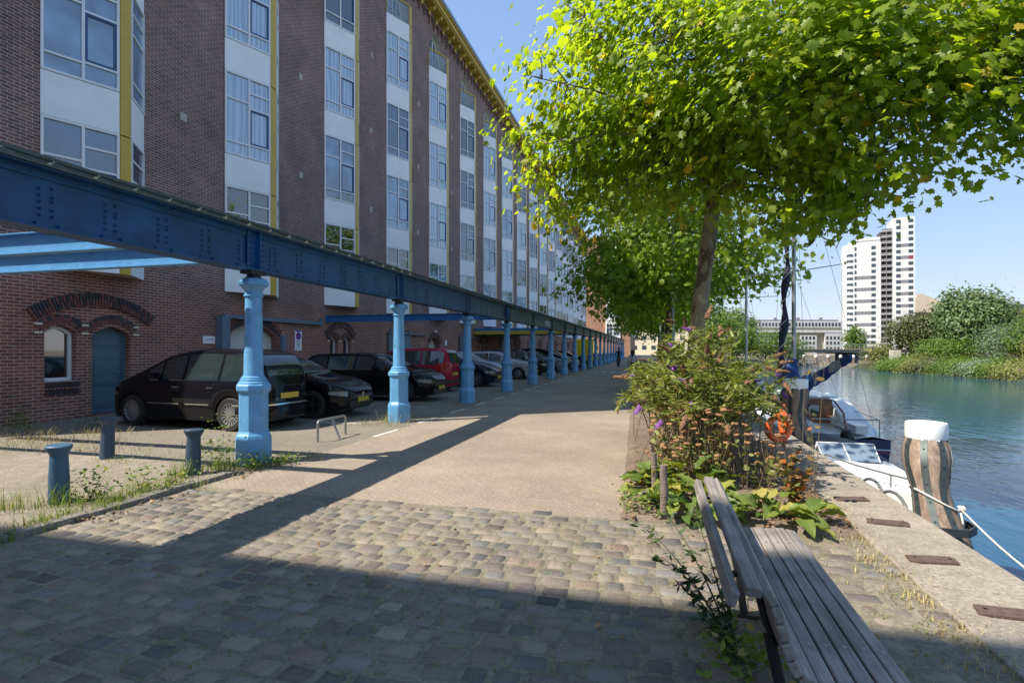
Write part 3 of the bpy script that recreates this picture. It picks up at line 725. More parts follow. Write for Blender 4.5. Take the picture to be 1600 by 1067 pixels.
b = MB(); b.lathe([(.111,2.335),(.130,2.345),(.130,2.365),(.115,2.375),(.115,2.41),(.132,2.45),(.170,2.49)],28); b.lathe([(.195,2.492),(.205,2.51),(.205,2.545),(.18,2.56),(.18,2.58),(.13,2.60)],8,ph=q8); b.build('capital', M['colblue'], t, smooth=30)
b = MB(); b.lathe([(.12,2.60),(.10,2.62),(.08,2.66),(.09,2.70)],12); b.box(-.09,-.16,2.655,.09,.16,2.70); b.build('bearing', M['iron'], t)
ORD = ['first','second','third','fourth','fifth','sixth','seventh','eighth','ninth','tenth','eleventh','twelfth','thirteenth','fourteenth','fifteenth','sixteenth','seventeenth','eighteenth','nineteenth','twentieth','twenty-first']
for k in range(-1,21):
    c = t if k == 0 else copy_tree(t)
    c.location = (CX,CY0+CS*k,0)
    extra = {-1:'pale blue iron column beside the stone kerb, before the largest one',0:'largest pale blue column, nearest, with grass at its octagonal foot',1:'blue column beside the nose of the black estate car',2:'blue column with a grass tuft, right of the red car'}.get(k)
    c['label'] = extra or 'light blue cast iron column, %s along the beam counted from the largest' % ORD[k]
beam = thing('crane_beam', (CX,-3.6,0), 'riveted dark blue steel crane beam running over all the columns', 'beam')
BL = 103.; zb, zt = 2.70, 3.26
b = MB(); b.box(-.012,0,zb+.016,.012,BL,zt-.016,0); b.box(-.13,0,zb,.13,BL,zb+.015,0); b.box(-.13,0,zt-.015,.13,BL,zt,0)
b.box(.013,0,zb+.0155,.03,BL,zb+.085,0); b.box(.013,0,zt-.085,.03,BL,zt-.0155,0)
M['navysheen'] = M['navy'].copy(); nt = M['navysheen'].node_tree; p = nt.nodes['Principled BSDF']; src = p.inputs['Base Color'].links[0].from_socket
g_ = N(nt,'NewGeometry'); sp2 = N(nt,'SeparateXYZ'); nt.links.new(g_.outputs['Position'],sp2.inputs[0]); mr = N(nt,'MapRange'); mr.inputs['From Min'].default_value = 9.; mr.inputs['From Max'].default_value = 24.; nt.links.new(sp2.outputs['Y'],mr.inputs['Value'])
mx = N(nt,'Mix',data_type='RGBA'); nt.links.new(mr.outputs[0],mx.inputs['Factor']); nt.links.new(src,mx.inputs[6]); mx.inputs[7].default_value = (.11,.15,.155,1); nt.links.new(mx.outputs[2],p.inputs['Base Color'])  # grey-green reflection on the far stretch is put into the colour along the beam
b.build('girder', M['navysheen'], beam)
b = MB(); b.box(-.16,0,zt+.002,.16,BL,zt+.022); b.box(-.05,0,zt+.023,.05,BL,zt+.045); b.box(-.018,0,zt+.046,.018,BL,zt+.10); b.box(-.035,0,zt+.101,.035,BL,zt+.135)
y = .2
while y < BL:
    b.box(-.15,y,zt+.023,-.052,y+.12,zt+.04); b.box(.052,y,zt+.023,.15,y+.12,zt+.05); b.lathe([(.014,0),(.014,.03)],6,(.10,y+.06,zt+.05)); y += .42
b.build('rail', M['deck'], beam)
yc = [CY0+CS*k+3.6 for k in range(-1,21)]
for i,y in enumerate(yc):
    b = MB(); b.box(.031,y-.17,zb+.02,.046,y+.17,zt-.02); b.box(.047,y-.01,zb+.02,.12,y+.01,zt-.02); b.box(-.12,y-.01,zb+.02,-.0125,y+.01,zt-.02)
    if i in (4,8,12): b.box(.05,y-.35,zb+.10,.10,y-.03,zt-.05); b.lathe([(.10,0),(.10,.04)],12,(.101,y-.19,zb+.3),0,axis='x')
    b.build('stiffener', M['navysheen'] if i not in (4,8,12) else M['navy'], beam)
b = MB(); rv = [(.020,0),(.017,.008),(.009,.013)]
y = .5
while y < 45:
    for dz in (.14,.20,.26,.32,.38): b.lathe([(r,z) for r,z in rv],6,(.012,y,zb+dz),0,axis='x',cap=False); b.lathe([(r,z) for r,z in rv],6,(.012,y+.11,zb+dz+.02*((dz*10)%1>.5)),0,axis='x',cap=False)
    for q in (-.05,.15): b.lathe([(r,z) for r,z in rv],6,(.03,y+q,zb+.06),0,axis='x',cap=False)
    y += .62
for yy in yc[:8]:
    for dz in (.07,.15,.23,.31,.39,.47):
        for dy in (-.12,.12): b.lathe([(r,z) for r,z in rv],6,(.046,yy+dy,zb+dz),0,axis='x',cap=False)
b.build('rivets', M['navysheen'], beam, fix=False)
cu = bpy.data.curves.new('lettering','FONT'); cu.body = 'DINSDAG'; cu.size = .36; cu.extrude = .003
tm = bpy.data.objects.new('tmp',cu); COL.objects.link(tm); bpy.context.view_layer.update()
me = bpy.data.meshes.new_from_object(tm.evaluated_get(bpy.context.evaluated_depsgraph_get())); bpy.data.objects.remove(tm)
me.transform(Matrix(((0,0,1,0),(1,0,0,0),(0,1,0,0),(0,0,0,1)))); me.materials.clear(); me.materials.append(M['white'])
o = bpy.data.objects.new('lettering', me); COL.objects.link(o); o.parent = beam; o.location = (.018,yc[6]-1.4+.0-.6+.4,zb+.14)

# cross beams tying the crane beam to the facade
def crossbeam(y, z, lab, m, h=.26):
    t = thing('cross_beam', (WX,y,z), lab, 'beam', 'blue beams between facade and crane beam')
    L = CX-.13-WX; b = MB(); b.box(.003,-.07,0,L,.07,.014); b.box(.003,-.007,.014,L,.007,h-.014); b.box(.003,-.07,h-.014,L,.07,h); b.build('girder', m, t)
    b = MB(); b.box(.003,-.12,-.03,.03,.12,h+.03); b.build('wall_plate', m, t)
crossbeam(5.0,2.78,'upper of the two pale blue cross beams at the left edge',M['colblue'])
crossbeam(5.95,2.74,'lower of the two pale blue cross beams at the left edge',M['colblue'])
M['midblue'] = mat('mid_blue_paint', (.03,.16,.40), .4, var=.1, vs=4)
crossbeam(19.6,2.72,'mid blue cross beam meeting the crane beam behind the second column',M['midblue'])
# canopy over the entrance farther along
t = thing('entrance_canopy', (WX,38.,0), 'blue and yellow canopy reaching from the flats to the columns', 'canopy')
MB().box(.003,0,2.95,7.2,14,3.15).build('roof', M['midblue'], t); MB().box(.003,-.1,2.70,7.0,-.01,2.95).build('fascia', M['yellow'], t)
MB().box(7.01,0,2.72,7.1,14,2.949).build('edge_trim', M['midblue'], t)

# =================================================================== BOLLARDS, RACK, POSTS
M['bollard'] = mat('bollard_paint', (.028,.055,.095), .5, var=.2, vs=12, bump=.3, bs=40)
M['bollard2'] = mat('faded_bollard_paint', (.04,.10,.17), .5, var=.2, vs=12, bump=.3, bs=40)
for i,(x,y,h,m,lab) in enumerate([(-5.91,4.2,.60,'bollard2','faded blue iron bollard standing in long grass by the kerb'),(-7.63,6.07,.58,'bollard','dark bollard with pale scraped top, standing back on bare paving'),(-5.63,5.58,.57,'bollard','dark bollard in weeds beside the nearest blue column')]):
    b = MB(); b.lathe([(.092,-.02),(.088,.25),(.078,h-.13),(.077,h-.1),(.105,h-.045),(.114,h-.03),(.114,h-.01),(.10,h)],20)
    o = b.build('bollard', M[m], smooth=35, loc=(x,y,.03)); tag(o,lab,'bollard','iron bollards by the kerb'); o.rotation_euler = (R(rnd.uniform(-2,2)),R(rnd.uniform(-2,2)),0)
M['steel'] = mat('galvanised_steel', (.30,.30,.28), .4, metal=.7, var=.15, vs=9)
t = thing('bike_rack', (-5.64,8.21,0), 'low galvanised bicycle hoop on the paving before the black hatchback', 'bicycle rack')
pts = [(0,0,-.02),(0,0,.30)] + [(0,.07-.07*math.cos(q),.30+.07*math.sin(q)) for q in (PI/6,PI/3,PI/2)] + [(0,.80+.07*math.sin(q),.30+.07*math.cos(q)) for q in (PI/6,PI/3,PI/2)] + [(0,.87,-.02)]
MB().tube(pts,.021,10).build('hoop', M['steel'], t, smooth=60)
MB().tube([(0,.42,.365),(.16,.42,.01)],.02,8).build('brace', M['steel'], t, smooth=60)
b = MB(); ring = [(.03+.012*math.cos(q),.44+.03*math.cos(q),.28+.055*math.sin(q)) for q in np.linspace(0,2*PI,14)]; b.tube(ring,.006,6); b.build('lock_ring', M['steel'], t)
M['oldwood'] = mat('weathered_stake', (.19,.15,.12), .85, var=.3, vs=18, bump=.7, bs=50)
for i,(x,y,h,r,lab) in enumerate([(.07,5.28,.50,.036,'nearest grey wooden stake in front of the leafy bed corner'),(-.02,6.3,.42,.033,'second wooden stake, half hidden by drooping leaves'),(-.06,7.25,.45,.03,'farthest wooden stake under the flowering bush')]):
    b = MB(); b.tube([(0,0,-.05),(.004,.003,h*.5),(-.006,.004,h)],[r,r*1.02,r*.95],12); b.tube([(0,0,h*.42),(0,0,h*.43)],r*1.08,12)
    tag(b.build('wooden_stake', M['oldwood'], smooth=40, loc=(x,y,.02)), lab,'stake','wooden stakes along the bed')

# =================================================================== BENCH
def woodmat(name, c0, c1, axis_scale):
    m = bpy.data.materials.new(name); m.use_nodes = True; nt = m.node_tree; p = nt.nodes['Principled BSDF']; L = nt.links.new
    g = N(nt, 'NewGeometry'); mp = N(nt, 'Mapping'); mp.inputs['Scale'].default_value = axis_scale; L(g.outputs['Position'], mp.inputs[0])
    n = N(nt, 'TexNoise', _Scale=1., _Detail=7., _Roughness=.7); L(mp.outputs[0], n.inputs['Vector'])
    r = N(nt, 'ValToRGB'); r.color_ramp.elements[0].position = .3; r.color_ramp.elements[1].position = .72
    r.color_ramp.elements[0].color = (*c0,1); r.color_ramp.elements[1].color = (*c1,1); L(n.outputs['Fac'], r.inputs[0])
    n2 = N(nt, 'TexNoise', _Scale=5., _Detail=3.); L(g.outputs['Position'], n2.inputs['Vector'])
    mr = N(nt, 'MapRange'); mr.inputs['From Min'].default_value=.3; mr.inputs['From Max'].default_value=.7; mr.inputs['To Min'].default_value=.7; mr.inputs['To Max'].default_value=1.2; L(n2.outputs['Fac'], mr.inputs['Value'])
    s = N(nt, 'VectorMath', operation='SCALE'); L(r.outputs[0], s.inputs[0]); L(mr.outputs[0], s.inputs['Scale']); L(s.outputs[0], p.inputs['Base Color'])
    p.inputs['Roughness'].default_value = .75
    b = N(nt, 'Bump', _Strength=.7, _Distance=.003); L(n.outputs['Fac'], b.inputs['Height']); L(b.outputs[0], p.inputs['Normal'])
    return m
M['slat'] = woodmat('weathered_slat_wood', (.12,.108,.10), (.34,.30,.265), (55,2.2,55))
bench = thing('bench', (.55,2.05,0), 'weathered grey slatted wooden bench with curved back facing the water', 'bench')
prof = [(.262,.722,62,'b'),(.330,.753,-8,'b'),(.385,.735,-55,'b'),(.408,.683,-72,'b'),(.425,.622,-74,'b'),(.440,.560,-72,'b'),(.462,.503,-62,'b'),(.505,.462,-28,'s'),
        (.567,.445,0,'s'),(.630,.446,2,'s'),(.693,.450,3,'s'),(.757,.452,2,'s'),(.818,.445,-12,'s')]
for i,(x,z,a,kd) in enumerate(prof):
    b = MB(); y0 = rnd.uniform(-.008,.008); y1 = 1.72 + rnd.uniform(-.008,.008); b.box(-.028,y0,-.017,.028,y1,.017)
    o = b.build('back_slat' if kd=='b' else 'seat_slat', M['slat'], bench, bevel=.006)
    if i == 0: o.rotation_euler = (0,R(-70),0)
    else: o.rotation_euler = (0,R(-a),0)
    o.location = (x-.55,0,z)
    s = MB()
    for yy in (.28,1.44):
        s.lathe([(.009,.017),(.009,.0185),(.004,.021)],10,(0,yy,0))
    s.build('screw_head', M['steel'], o)
M['benchsteel'] = mat('bench_black_steel', (.018,.018,.02), .45)
for yy in (.28,1.44):
    b = MB(); path = [Vector((x-.55 - .022*math.sin(R(-a))* (1 if i else -1), yy, z-.024*abs(math.cos(R(a))))) for i,(x,z,a,_) in enumerate(prof)]
    b.tube([(-.275+.02,yy,.70),(-.21,yy,.728),(-.175,yy,.705),(-.163,yy,.65),(-.148,yy,.59),(-.13,yy,.52),(-.09,yy,.455),(-.03,yy,.425),(.05,yy,.418),(.15,yy,.422),(.26,yy,.418)],.014,8)
    b.build('bracket', M['benchsteel'], bench, smooth=50)
    b = MB(); b.tube([(-.12,yy,.48),(-.07,yy,.24),(-.04,yy,0)],.022,8); b.tube([(.18,yy,.42),(.10,yy,.2),(.06,yy,0)],.022,8); b.box(-.10,yy-.03,.0,.12,yy+.03,.03)
    b.build('leg', M['benchsteel'], bench, smooth=50)

# =================================================================== MOORING PILES
M['pilewood'] = woodmat('pile_timber', (.11,.07,.05), (.36,.26,.20), (26,26,1.3))
M['strip'] = mat('iron_strip', (.045,.06,.06), .45, metal=.3, var=.3, vs=12)
M['capwhite'] = mat('white_plastic_cap', (.82,.83,.80), .35)
def pile(x, y, lean, r, h, lab, cap=True, rope=False):
    t = thing('mooring_pile', (x,y,-1.3), lab, 'mooring pile', 'iron-strapped mooring piles')
    H = h + 1.3; zs = np.linspace(0,H,22)
    def cen(z):
        f = z/H; return (lean[0]*f + .05*math.sin((z-H)*3.2), lean[1]*f)
    def rad(z):
        u = (H - z); w = 1 + .0*u
        return r*(1.0 + .10*math.exp(-((u-.20)/.15)**2) - .14*math.exp(-(u/.06)**2) - .19*math.exp(-((u-.55)/.20)**2) + .07*min(1,max(0,(u-.7)/.4)))
    b = MB(); n = 32; vs = []
    for z in zs:
        c = cen(z); rr = rad(z)
        for k in range(n):
            q = 2*PI*k/n; vs.append((c[0]+rr*math.cos(q), c[1]+rr*math.sin(q), z))
    b.add(vs, [(i*n+k,i*n+(k+1)%n,(i+1)*n+(k+1)%n,(i+1)*n+k) for i in range(len(zs)-1) for k in range(n)] + [tuple((len(zs)-1)*n+k for k in range(n))])
    b.build('timber', M['pilewood'], t, smooth=60)
    for s in range(8):
        q = 2*PI*s/8 + .30; b = MB(); vs = []; hw = .030
        for z in zs:
            c = cen(z); rr = rad(z)
            for e in (-1,1):
                for o_ in (-.002,.008):
                    qq = q + e*hw/rr; vs.append((c[0]+(rr+o_)*math.cos(qq), c[1]+(rr+o_)*math.sin(qq), z-.004))
        fs = []
        for i in range(len(zs)-1):
            a = i*4; c_ = a+4; fs += [(a+1,a+3,c_+3,c_+1),(a,a+1,c_+1,c_),(a+3,a+2,c_+2,c_+3)]
        fs.append(((len(zs)-1)*4,(len(zs)-1)*4+1,(len(zs)-1)*4+3,(len(zs)-1)*4+2)); b.add(vs,fs)
        z = H-.1
        while z > .6:
            c = cen(z); rr = rad(z)+.008
            b.tube([(c[0]+rr*math.cos(q),c[1]+rr*math.sin(q),z),(c[0]+(rr+.006)*math.cos(q),c[1]+(rr+.006)*math.sin(q),z)],.008,6); z -= .17
        b.build('iron_strap', M['strip'], t, smooth=40, fix=False)
    if cap:
        c = cen(H); b = MB(); b.lathe([(r*.94,-.0),(r*.97,.02),(r*.96,.15),(r*.93,.172),(r*.8,.178),(0.001,.18)],32,(c[0],c[1],H-.02))
        for q in (.38+2*PI*4.5/7+.1, .38+2*PI*2/7): b.prism([(c[0]+r*.97*math.cos(q+e),c[1]+r*.97*math.sin(q+e),H-.015) for e in (-.45,.45)]+[(c[0]+r*1.08*math.cos(q),c[1]+r*1.08*math.sin(q),H-.12)], (.006*math.cos(q),.006*math.sin(q),0))
        b.build('cap', M['capwhite'], t, smooth=40)
    # guide frame at quay level
    c = cen(1.05); b = MB(); pts = [(2.425-x,c[1]-r-.05,1.12),(c[0]+r*.6,c[1]-r-.05,1.12),(c[0]+r+.05,c[1]-r*.5,1.12),(c[0]+r+.05,c[1]+r*.5,1.12),(c[0]+r*.6,c[1]+r+.05,1.12),(2.425-x,c[1]+r+.05,1.12)]
    for p0,p1 in zip(pts[:-1],pts[1:]):
        d = Vector(p1)-Vector(p0); Mx = frame(p0,d,(-d.y,d.x,0)); b.ubox(Mx,(0,-.01,-.04),(d.length,.01,.04))
    b.build('guide_frame', M['iron'], t, bevel=.004)
    return t, cen, rad, H
t, cen, rad, H_ = pile(2.80,6.0,(.03,.85),.198,.66,'near mooring pile of brown timber with white cap and rope round its waist')
pile(2.70,11.6,(.0,.4),.24,.85,'farther mooring pile, dark and weathered, behind the flowering bush')
M['rope'] = mat('white_rope', (.66,.64,.58), .8, bump=.6, bs=220)
b = MB(); z0 = 1.30; pts = []
for k in range(26):
    q = PI*1.12 + (2*PI*.93)*k/25; z = z0+.16 - .20*(0.5-0.5*math.cos(q-PI)) ; c = cen(z); rr = rad(z)+.016
    pts.append((2.80+c[0]+rr*math.cos(q), 6.0+c[1]+rr*math.sin(q), z-1.3))
b.tube(pts,.011,8)
kn = Vector(pts[-3]); kn = Vector((2.80+cen(1.28)[0]+.21*math.cos(-.55),6.0+cen(1.28)[1]+.21*math.sin(-.55),.0))
for k in range(5): b.tube([kn+Vector((.01*k-.02,-.01,.03)),kn+Vector((.01*k-.01,-.03,.0)),kn+Vector((.01*k-.02,-.01,-.03))],.011,6)
b.tube([kn,kn+Vector((.02,-.03,-.15)),kn+Vector((.01,-.02,-.34))],.010,6); b.tube([kn,kn+Vector((0,-.05,-.12)),kn+Vector((-.01,-.03,-.28))],.010,6)
e0 = Vector((2.52,3.9,.03)); b.tube([kn.lerp(e0,f)+Vector((.03*math.sin(PI*f),0,-.10*math.sin(PI*f))) for f in np.linspace(0,1,12)],.009,6)
tag(b.build('mooring_rope', M['rope'], smooth=180),'white rope tied round the near pile and running along the quay edge','rope')
for i,(yc_,lab) in enumerate(((7.35,'farther curved steel ladder hoop at the quay edge by the white boat'),(6.75,'nearer curved steel ladder hoop at the quay edge, half behind weeds'))):
    b = MB(); b.tube([(2.47+.03*math.sin(q),yc_+.42*math.cos(q),-.22+.27*math.sin(q)) for q in np.linspace(-.5,PI+.3,14)],.017,8)
    tag(b.build('ladder_hoop', M['steel'], smooth=60),lab,'rail','steel hoops at the quay edge')

# =================================================================== BOATS
M['hullwhite'] = mat('white_gelcoat', (.74,.76,.77), .22, var=.04, vs=3)
M['hullnavy'] = mat('navy_gelcoat', (.012,.025,.09), .15)
M['redline'] = mat('red_stripe', (.42,.02,.04), .3)
M['tarp'] = mat('grey_tarpaulin', (.075,.078,.08), .65, var=.35, vs=5, bump=1., bs=7)
M['bluecover'] = mat('blue_sail_cover', (.012,.05,.19), .7, var=.4, vs=7, bump=1., bs=12)
M['greycloth'] = mat('pale_sailcloth', (.33,.35,.36), .8, var=.3, vs=8)
M['mahog'] = mat('varnished_wood', (.20,.085,.04), .35, var=.25, vs=8)
M['screen'] = mat('boat_windscreen', (.16,.21,.27), .05, ior=1.8)
M['alu'] = mat('anodised_mast', (.30,.33,.34), .35, metal=.6)
M['orange'] = mat('orange_plastic', (.75,.13,.03), .5)
def hull(L, B, D, rake, deckz=.0, n=16, m0=0):
    """bow towards +y; returns builder with hull skin and deck"""
    b = MB(); st = []
    for i in range(n+1):
        t = i/n; hb = B/2*(.86+.14*math.sin(PI*min(1,t*1.6)))*max(0.02,(1-t**3.2))**.75; sh = D + .42*D*t*t
        y = L*t + (rake*t*t if t>.7 else 0)*0; bot = -.25 + .25*t**3
        st.append([(-hb,y+rake*t**4,sh),(-hb*.97,y+rake*.8*t**4,sh*.72),(-hb*.86,y+rake*.5*t**4,sh*.35),(-hb*.6,y,0),(0,y,bot),(hb*.6,y,0),(hb*.86,y+rake*.5*t**4,sh*.35),(hb*.97,y+rake*.8*t**4,sh*.72),(hb,y+rake*t**4,sh)])
    k = 9; v = [p for s in st for p in s]
    for i in range(n):
        for j in range(k-1):
            mi = m0+ (1 if j in (0,7) else 0) if m0 >= 0 else 0
            b.add([v[i*k+j],v[i*k+j+1],v[(i+1)*k+j+1],v[(i+1)*k+j]],[(0,1,2,3)],mi)
    b.add([v[j] for j in range(k)],[tuple(range(k))],0)
    dk = MB()
    for i in range(n):
        a, c = st[i], st[i+1]; cr = .06
        dk.add([(a[0][0],a[0][1],a[0][2]),(0,a[0][1],a[0][2]+cr),(a[8][0],a[8][1],a[8][2]),(c[0][0],c[0][1],c[0][2]),(0,c[0][1],c[0][2]+cr),(c[8][0],c[8][1],c[8][2])],[(0,1,4,3),(1,2,5,4)],0)
    return b, dk
# white cruiser, bow towards the viewer
wb = thing('motorboat', (3.28,12.75,-1.02), 'white motorboat with grey tarpaulin, its foredeck beside the near mooring pile', 'boat', rz=PI)
h, d = hull(4.6,1.62,.55,.3); o = h.build('hull', [M['hullwhite'],M['hullwhite']], wb, smooth=40, fix=False); d.build('deck', M['hullwhite'], wb, smooth=40)
b = MB()
b.add([(-.62,1.5,.62),(.42,1.5,.62),(.36,1.88,.64),(-.52,1.88,.64),(-.56,1.45,.88),(.38,1.45,.88)],[(3,2,5,4),(0,3,4),(1,5,2),(0,1,5,4)],0)
b.build('windscreen', M['screen'], wb)
b = MB(); b.tube([(-.62,1.5,.64),(-.56,1.45,.89),(.38,1.45,.89),(.42,1.5,.64)],.012,6); b.tube([(-.52,1.88,.65),(-.56,1.45,.89)],.010,6); b.tube([(.36,1.88,.65),(.38,1.45,.89)],.010,6); b.tube([(-.05,1.88,.66),(-.05,1.45,.89)],.010,6); b.build('screen_frame', M['wframe'], wb)
b = MB(); nx, ny = 14, 12; vs = []
for j in range(ny+1):
    for i in range(nx+1):
        u = i/nx*2-1; y = -.1 + 1.4*j/ny; vs.append((u*.86, y, .56 + .34*(1-abs(u)**2.2)*(1-.35*abs(j/ny*2-1)**2) + .03*math.sin(u*9+y*4)))
b.add(vs,[(j*(nx+1)+i,j*(nx+1)+i+1,(j+1)*(nx+1)+i+1,(j+1)*(nx+1)+i) for j in range(ny) for i in range(nx)])
vs = []; o0 = 0
for j in range(17):
    for i in range(9):
        u = i/8; y = 1.2 + 2.2*j/16; vs.append((.52+.50*u, y, .60 + .30*math.sin(PI*min(1,u*1.15))**.6*(1-.55*j/16) + .035*math.sin(u*8+y*6) + .02*math.sin(y*15) - .25*max(0,u-.85)*4))
b.add(vs,[(j*9+i,j*9+i+1,(j+1)*9+i+1,(j+1)*9+i) for j in range(16) for i in range(8)]); b.build('tarpaulin', M['tarp'], wb, smooth=60)
b = MB(); pr = [(-.62,2.9),(-.45,3.7),(-.2,4.3),(0,4.65),(.2,4.3),(.45,3.7),(.62,2.9)]
b.tube([(x,y,.92) for x,y in pr],.013,6)
for x,y in pr[::2]+[(0,4.65)]: b.tube([(x,y,.62),(x,y,.92)],.011,6)
b.build('bow_rail', M['steel'], wb)
b = MB(); b.box(-.05,4.0,.70,.05,4.14,.73); b.tube([(-.09,4.07,.745),(.09,4.07,.745)],.012,6); b.build('cleat', M['iron'], wb, bevel=.004)
M['teal'] = mat('teal_rope', (.02,.24,.28), .8)
b = MB(); b.tube([(.0+.10*math.cos(q)*(1+.3*math.sin(3*q)),3.75+.07*math.sin(q*1.3),.70+.012*math.sin(5*q)) for q in np.linspace(0,11,60)],.011,5); b.tube([(.1,3.75,.70),(.35,3.72,.69),(.62,3.55,.66)],.010,5); b.build('rope_coil', M['teal'], wb)
# blue sailing boat, stern towards the viewer
sb = thing('sailboat', (3.75,12.9,-1.0), 'navy hulled sailboat with wooden cabin, blue sail cover and bare silver mast', 'boat')
for hx in (-.72,.62):
    h, d = hull(6.2,.78,.72,.4); h.v = [(x+hx,y,z) for x,y,z in h.v]; d.v = [(x+hx,y,z) for x,y,z in d.v]
    ho = h.build('hull', [M['hullnavy'],M['hullnavy']], sb, smooth=35, fix=False); d.build('deck', M['hullwhite'], sb, smooth=40)
    b = MB(); b.box(hx-.34,-.015,.50,hx+.34,-.005,.525,0); b.box(hx-.33,-.016,.45,hx+.33,-.006,.465,1); b.build('stern_stripe', [M['hullwhite'],M['redline']], sb)
MB().box(-.6,.7,.45,.5,5.2,.74).build('bridge_deck', M['hullwhite'], sb, bevel=.03)
b = MB(); b.prism([(.42,.25,.76),(.42,1.1,.98),(.42,2.4,1.34),(.42,3.9,1.40),(.42,5.0,1.15),(.42,5.0,.80)],(.50,0,0)); b.build('coach_side', M['hullwhite'], sb, bevel=.05)
b = MB(); b.tube([(-.95,-.04,.72),(-.95,-.06,.1)],.014,6); b.tube([(-.55,-.04,.72),(-.55,-.06,.1)],.014,6)
for z in (.2,.42,.64): b.tube([(-.95,-.05,z),(-.55,-.05,z)],.014,6)
b.build('ladder', M['wframe'], sb)
for fx,fy in ((1.03,1.2),(1.05,2.6),(-1.12,1.5)): MB().lathe([(.02,.0),(.085,.06),(.085,.36),(.02,.42)],12).build('fender', M['black'] if fx < 0 else M['hullwhite'], sb, smooth=60, loc=(fx,fy,.25))
b = MB(); b.prism([(-.45,2.0,.74),(.45,2.0,.74),(.38,2.0,1.42),(-.38,2.0,1.42)],(0,1.7,0)); b.build('cabin', M['hullwhite'], sb, bevel=.03)
b = MB(); b.box(-.42,1.96,.80,.42,1.995,1.38,0); b.box(-.12,1.94,1.02,.12,1.958,1.24,1); b.box(-.40,1.93,.95,.40,1.957,.975,0); b.build('companionway', [M['mahog'],M['glass_d']], sb, bevel=.006)
b = MB(); b.box(-.5,1.85,1.425,.5,3.8,1.47); b.build('cabin_roof', M['hullwhite'], sb, bevel=.015)
b = MB(); b.box(-.6,.15,.80,-.35,1.9,.98); b.box(.35,.15,.80,.6,1.9,.98); b.build('cockpit_seat', M['hullwhite'], sb, bevel=.02)
b = MB(); b.tube([(.15,.05,.92),(.30,.75,1.18),(.22,1.15,1.42)],[.028,.024,.02],8); b.build('tiller', M['mahog'], sb, smooth=60)
b = MB(); b.box(-.02,-.30,.50,.20,-.06,.74); b.lathe([(.10,0),(.13,.06),(.12,.18),(.06,.24)],14,(.09,-.19,.70)); b.box(.06,-.24,-.2,.12,-.14,.5); b.build('outboard_motor', M['black'], sb, bevel=.02)
b = MB(); 
for s in (-1,1):
    b.tube([(s*.78,.1,.75),(s*.78,.1,1.12)],.012,6); b.tube([(s*.84,2.,.78),(s*.84,2.,1.15)],.012,6); b.tube([(s*.6,4.4,.82),(s*.6,4.4,1.2)],.012,6)
    b.tube([(s*.78,.1,1.12),(s*.84,2.,1.15),(s*.6,4.4,1.2),(0,6.3,1.25)],.007,5)
b.tube([(-.78,.1,1.12),(-.5,-.05,1.13),(.5,-.05,1.13),(.78,.1,1.12)],.014,6)
b.build('guard_rail', M['steel'], sb)
MX = (-.22,2.95)
b = MB(); b.tube([(MX[0],MX[1],1.4),(MX[0],MX[1],8.6)],[.058,.045],12); b.build('mast', M['alu'], sb, smooth=60)
b = MB(); b.tube([(MX[0]-1.15,MX[1]+.1,4.60),(MX[0],MX[1],4.66),(MX[0]+1.1,MX[1]-.1,4.80)],.012,6); b.build('spreader', M['alu'], sb)
b = MB()
for p0,p1 in [((-.8,2.6,.8),(MX[0]-1.15,MX[1]+.1,4.6)),((.82,2.6,.8),(MX[0]+1.1,MX[1]-.1,4.8)),((MX[0]-1.15,MX[1]+.1,4.6),(MX[0],MX[1],8.5)),((MX[0]+1.1,MX[1]-.1,4.8),(MX[0],MX[1],8.5)),((.7,.05,.8),(MX[0],MX[1],8.5)),((-.6,.05,.8),(MX[0],MX[1],8.5)),((0,6.3,.9),(MX[0],MX[1],8.3)),((.8,2.2,.8),(MX[0],MX[1],4.7)),((-.8,3.2,.8),(MX[0],MX[1],4.7))]: b.tube([p0,p1],.0045,4)
b.build('rigging', M['steel'], sb)
b = MB()   # loosely furled mainsail in its cover on a raised boom
bp0 = Vector((MX[0],MX[1]-.1,1.62)); bp1 = Vector((.45,.75,2.42)); n = 12; vs = []; seg = 22
for i in range(seg+1):
    f = i/seg; c = bp0.lerp(bp1,f); dd = (bp1-bp0).normalized(); sd = dd.cross(Vector((0,0,1))).normalized(); up = sd.cross(dd)
    for k in range(n):
        q = 2*PI*k/n; r_ = (.17-.11*f)*(1+.28*math.sin(q*3+f*13)+.15*math.sin(f*37)); vs.append(c + sd*r_*math.cos(q)*.75 + up*(r_*math.sin(q)*1.2 - .10*(1-f)))
b.add(vs,[(i*n+k,i*n+(k+1)%n,(i+1)*n+(k+1)%n,(i+1)*n+k) for i in range(seg) for k in range(n)]+[tuple(range(n)),tuple(seg*n+k for k in range(n))],0)
for i in range(len(b.m)):
    if i//n in (9,10,15,16,17,18) and i%n in (0,1,2,3,10,11): b.m[i] = 1
vs = []
for i in range(9):
    f = i/8; 
    for k in range(n):
        q = 2*PI*k/n; r_ = (.10+.16*math.sin(PI*min(1,f*1.15)))*(1+.3*math.sin(q*2+f*9)); vs.append((MX[0]-.06+r_*math.cos(q)-.12*f*(1-f),MX[1]-.05+r_*.8*math.sin(q),1.5+.85*f))
b.add(vs,[(i*n+k,i*n+(k+1)%n,(i+1)*n+(k+1)%n,(i+1)*n+k) for i in range(8) for k in range(n)]+[tuple(8*n+k for k in range(n))],0)
b.build('sail_cover', [M['bluecover'],M['greycloth']], sb, smooth=50)
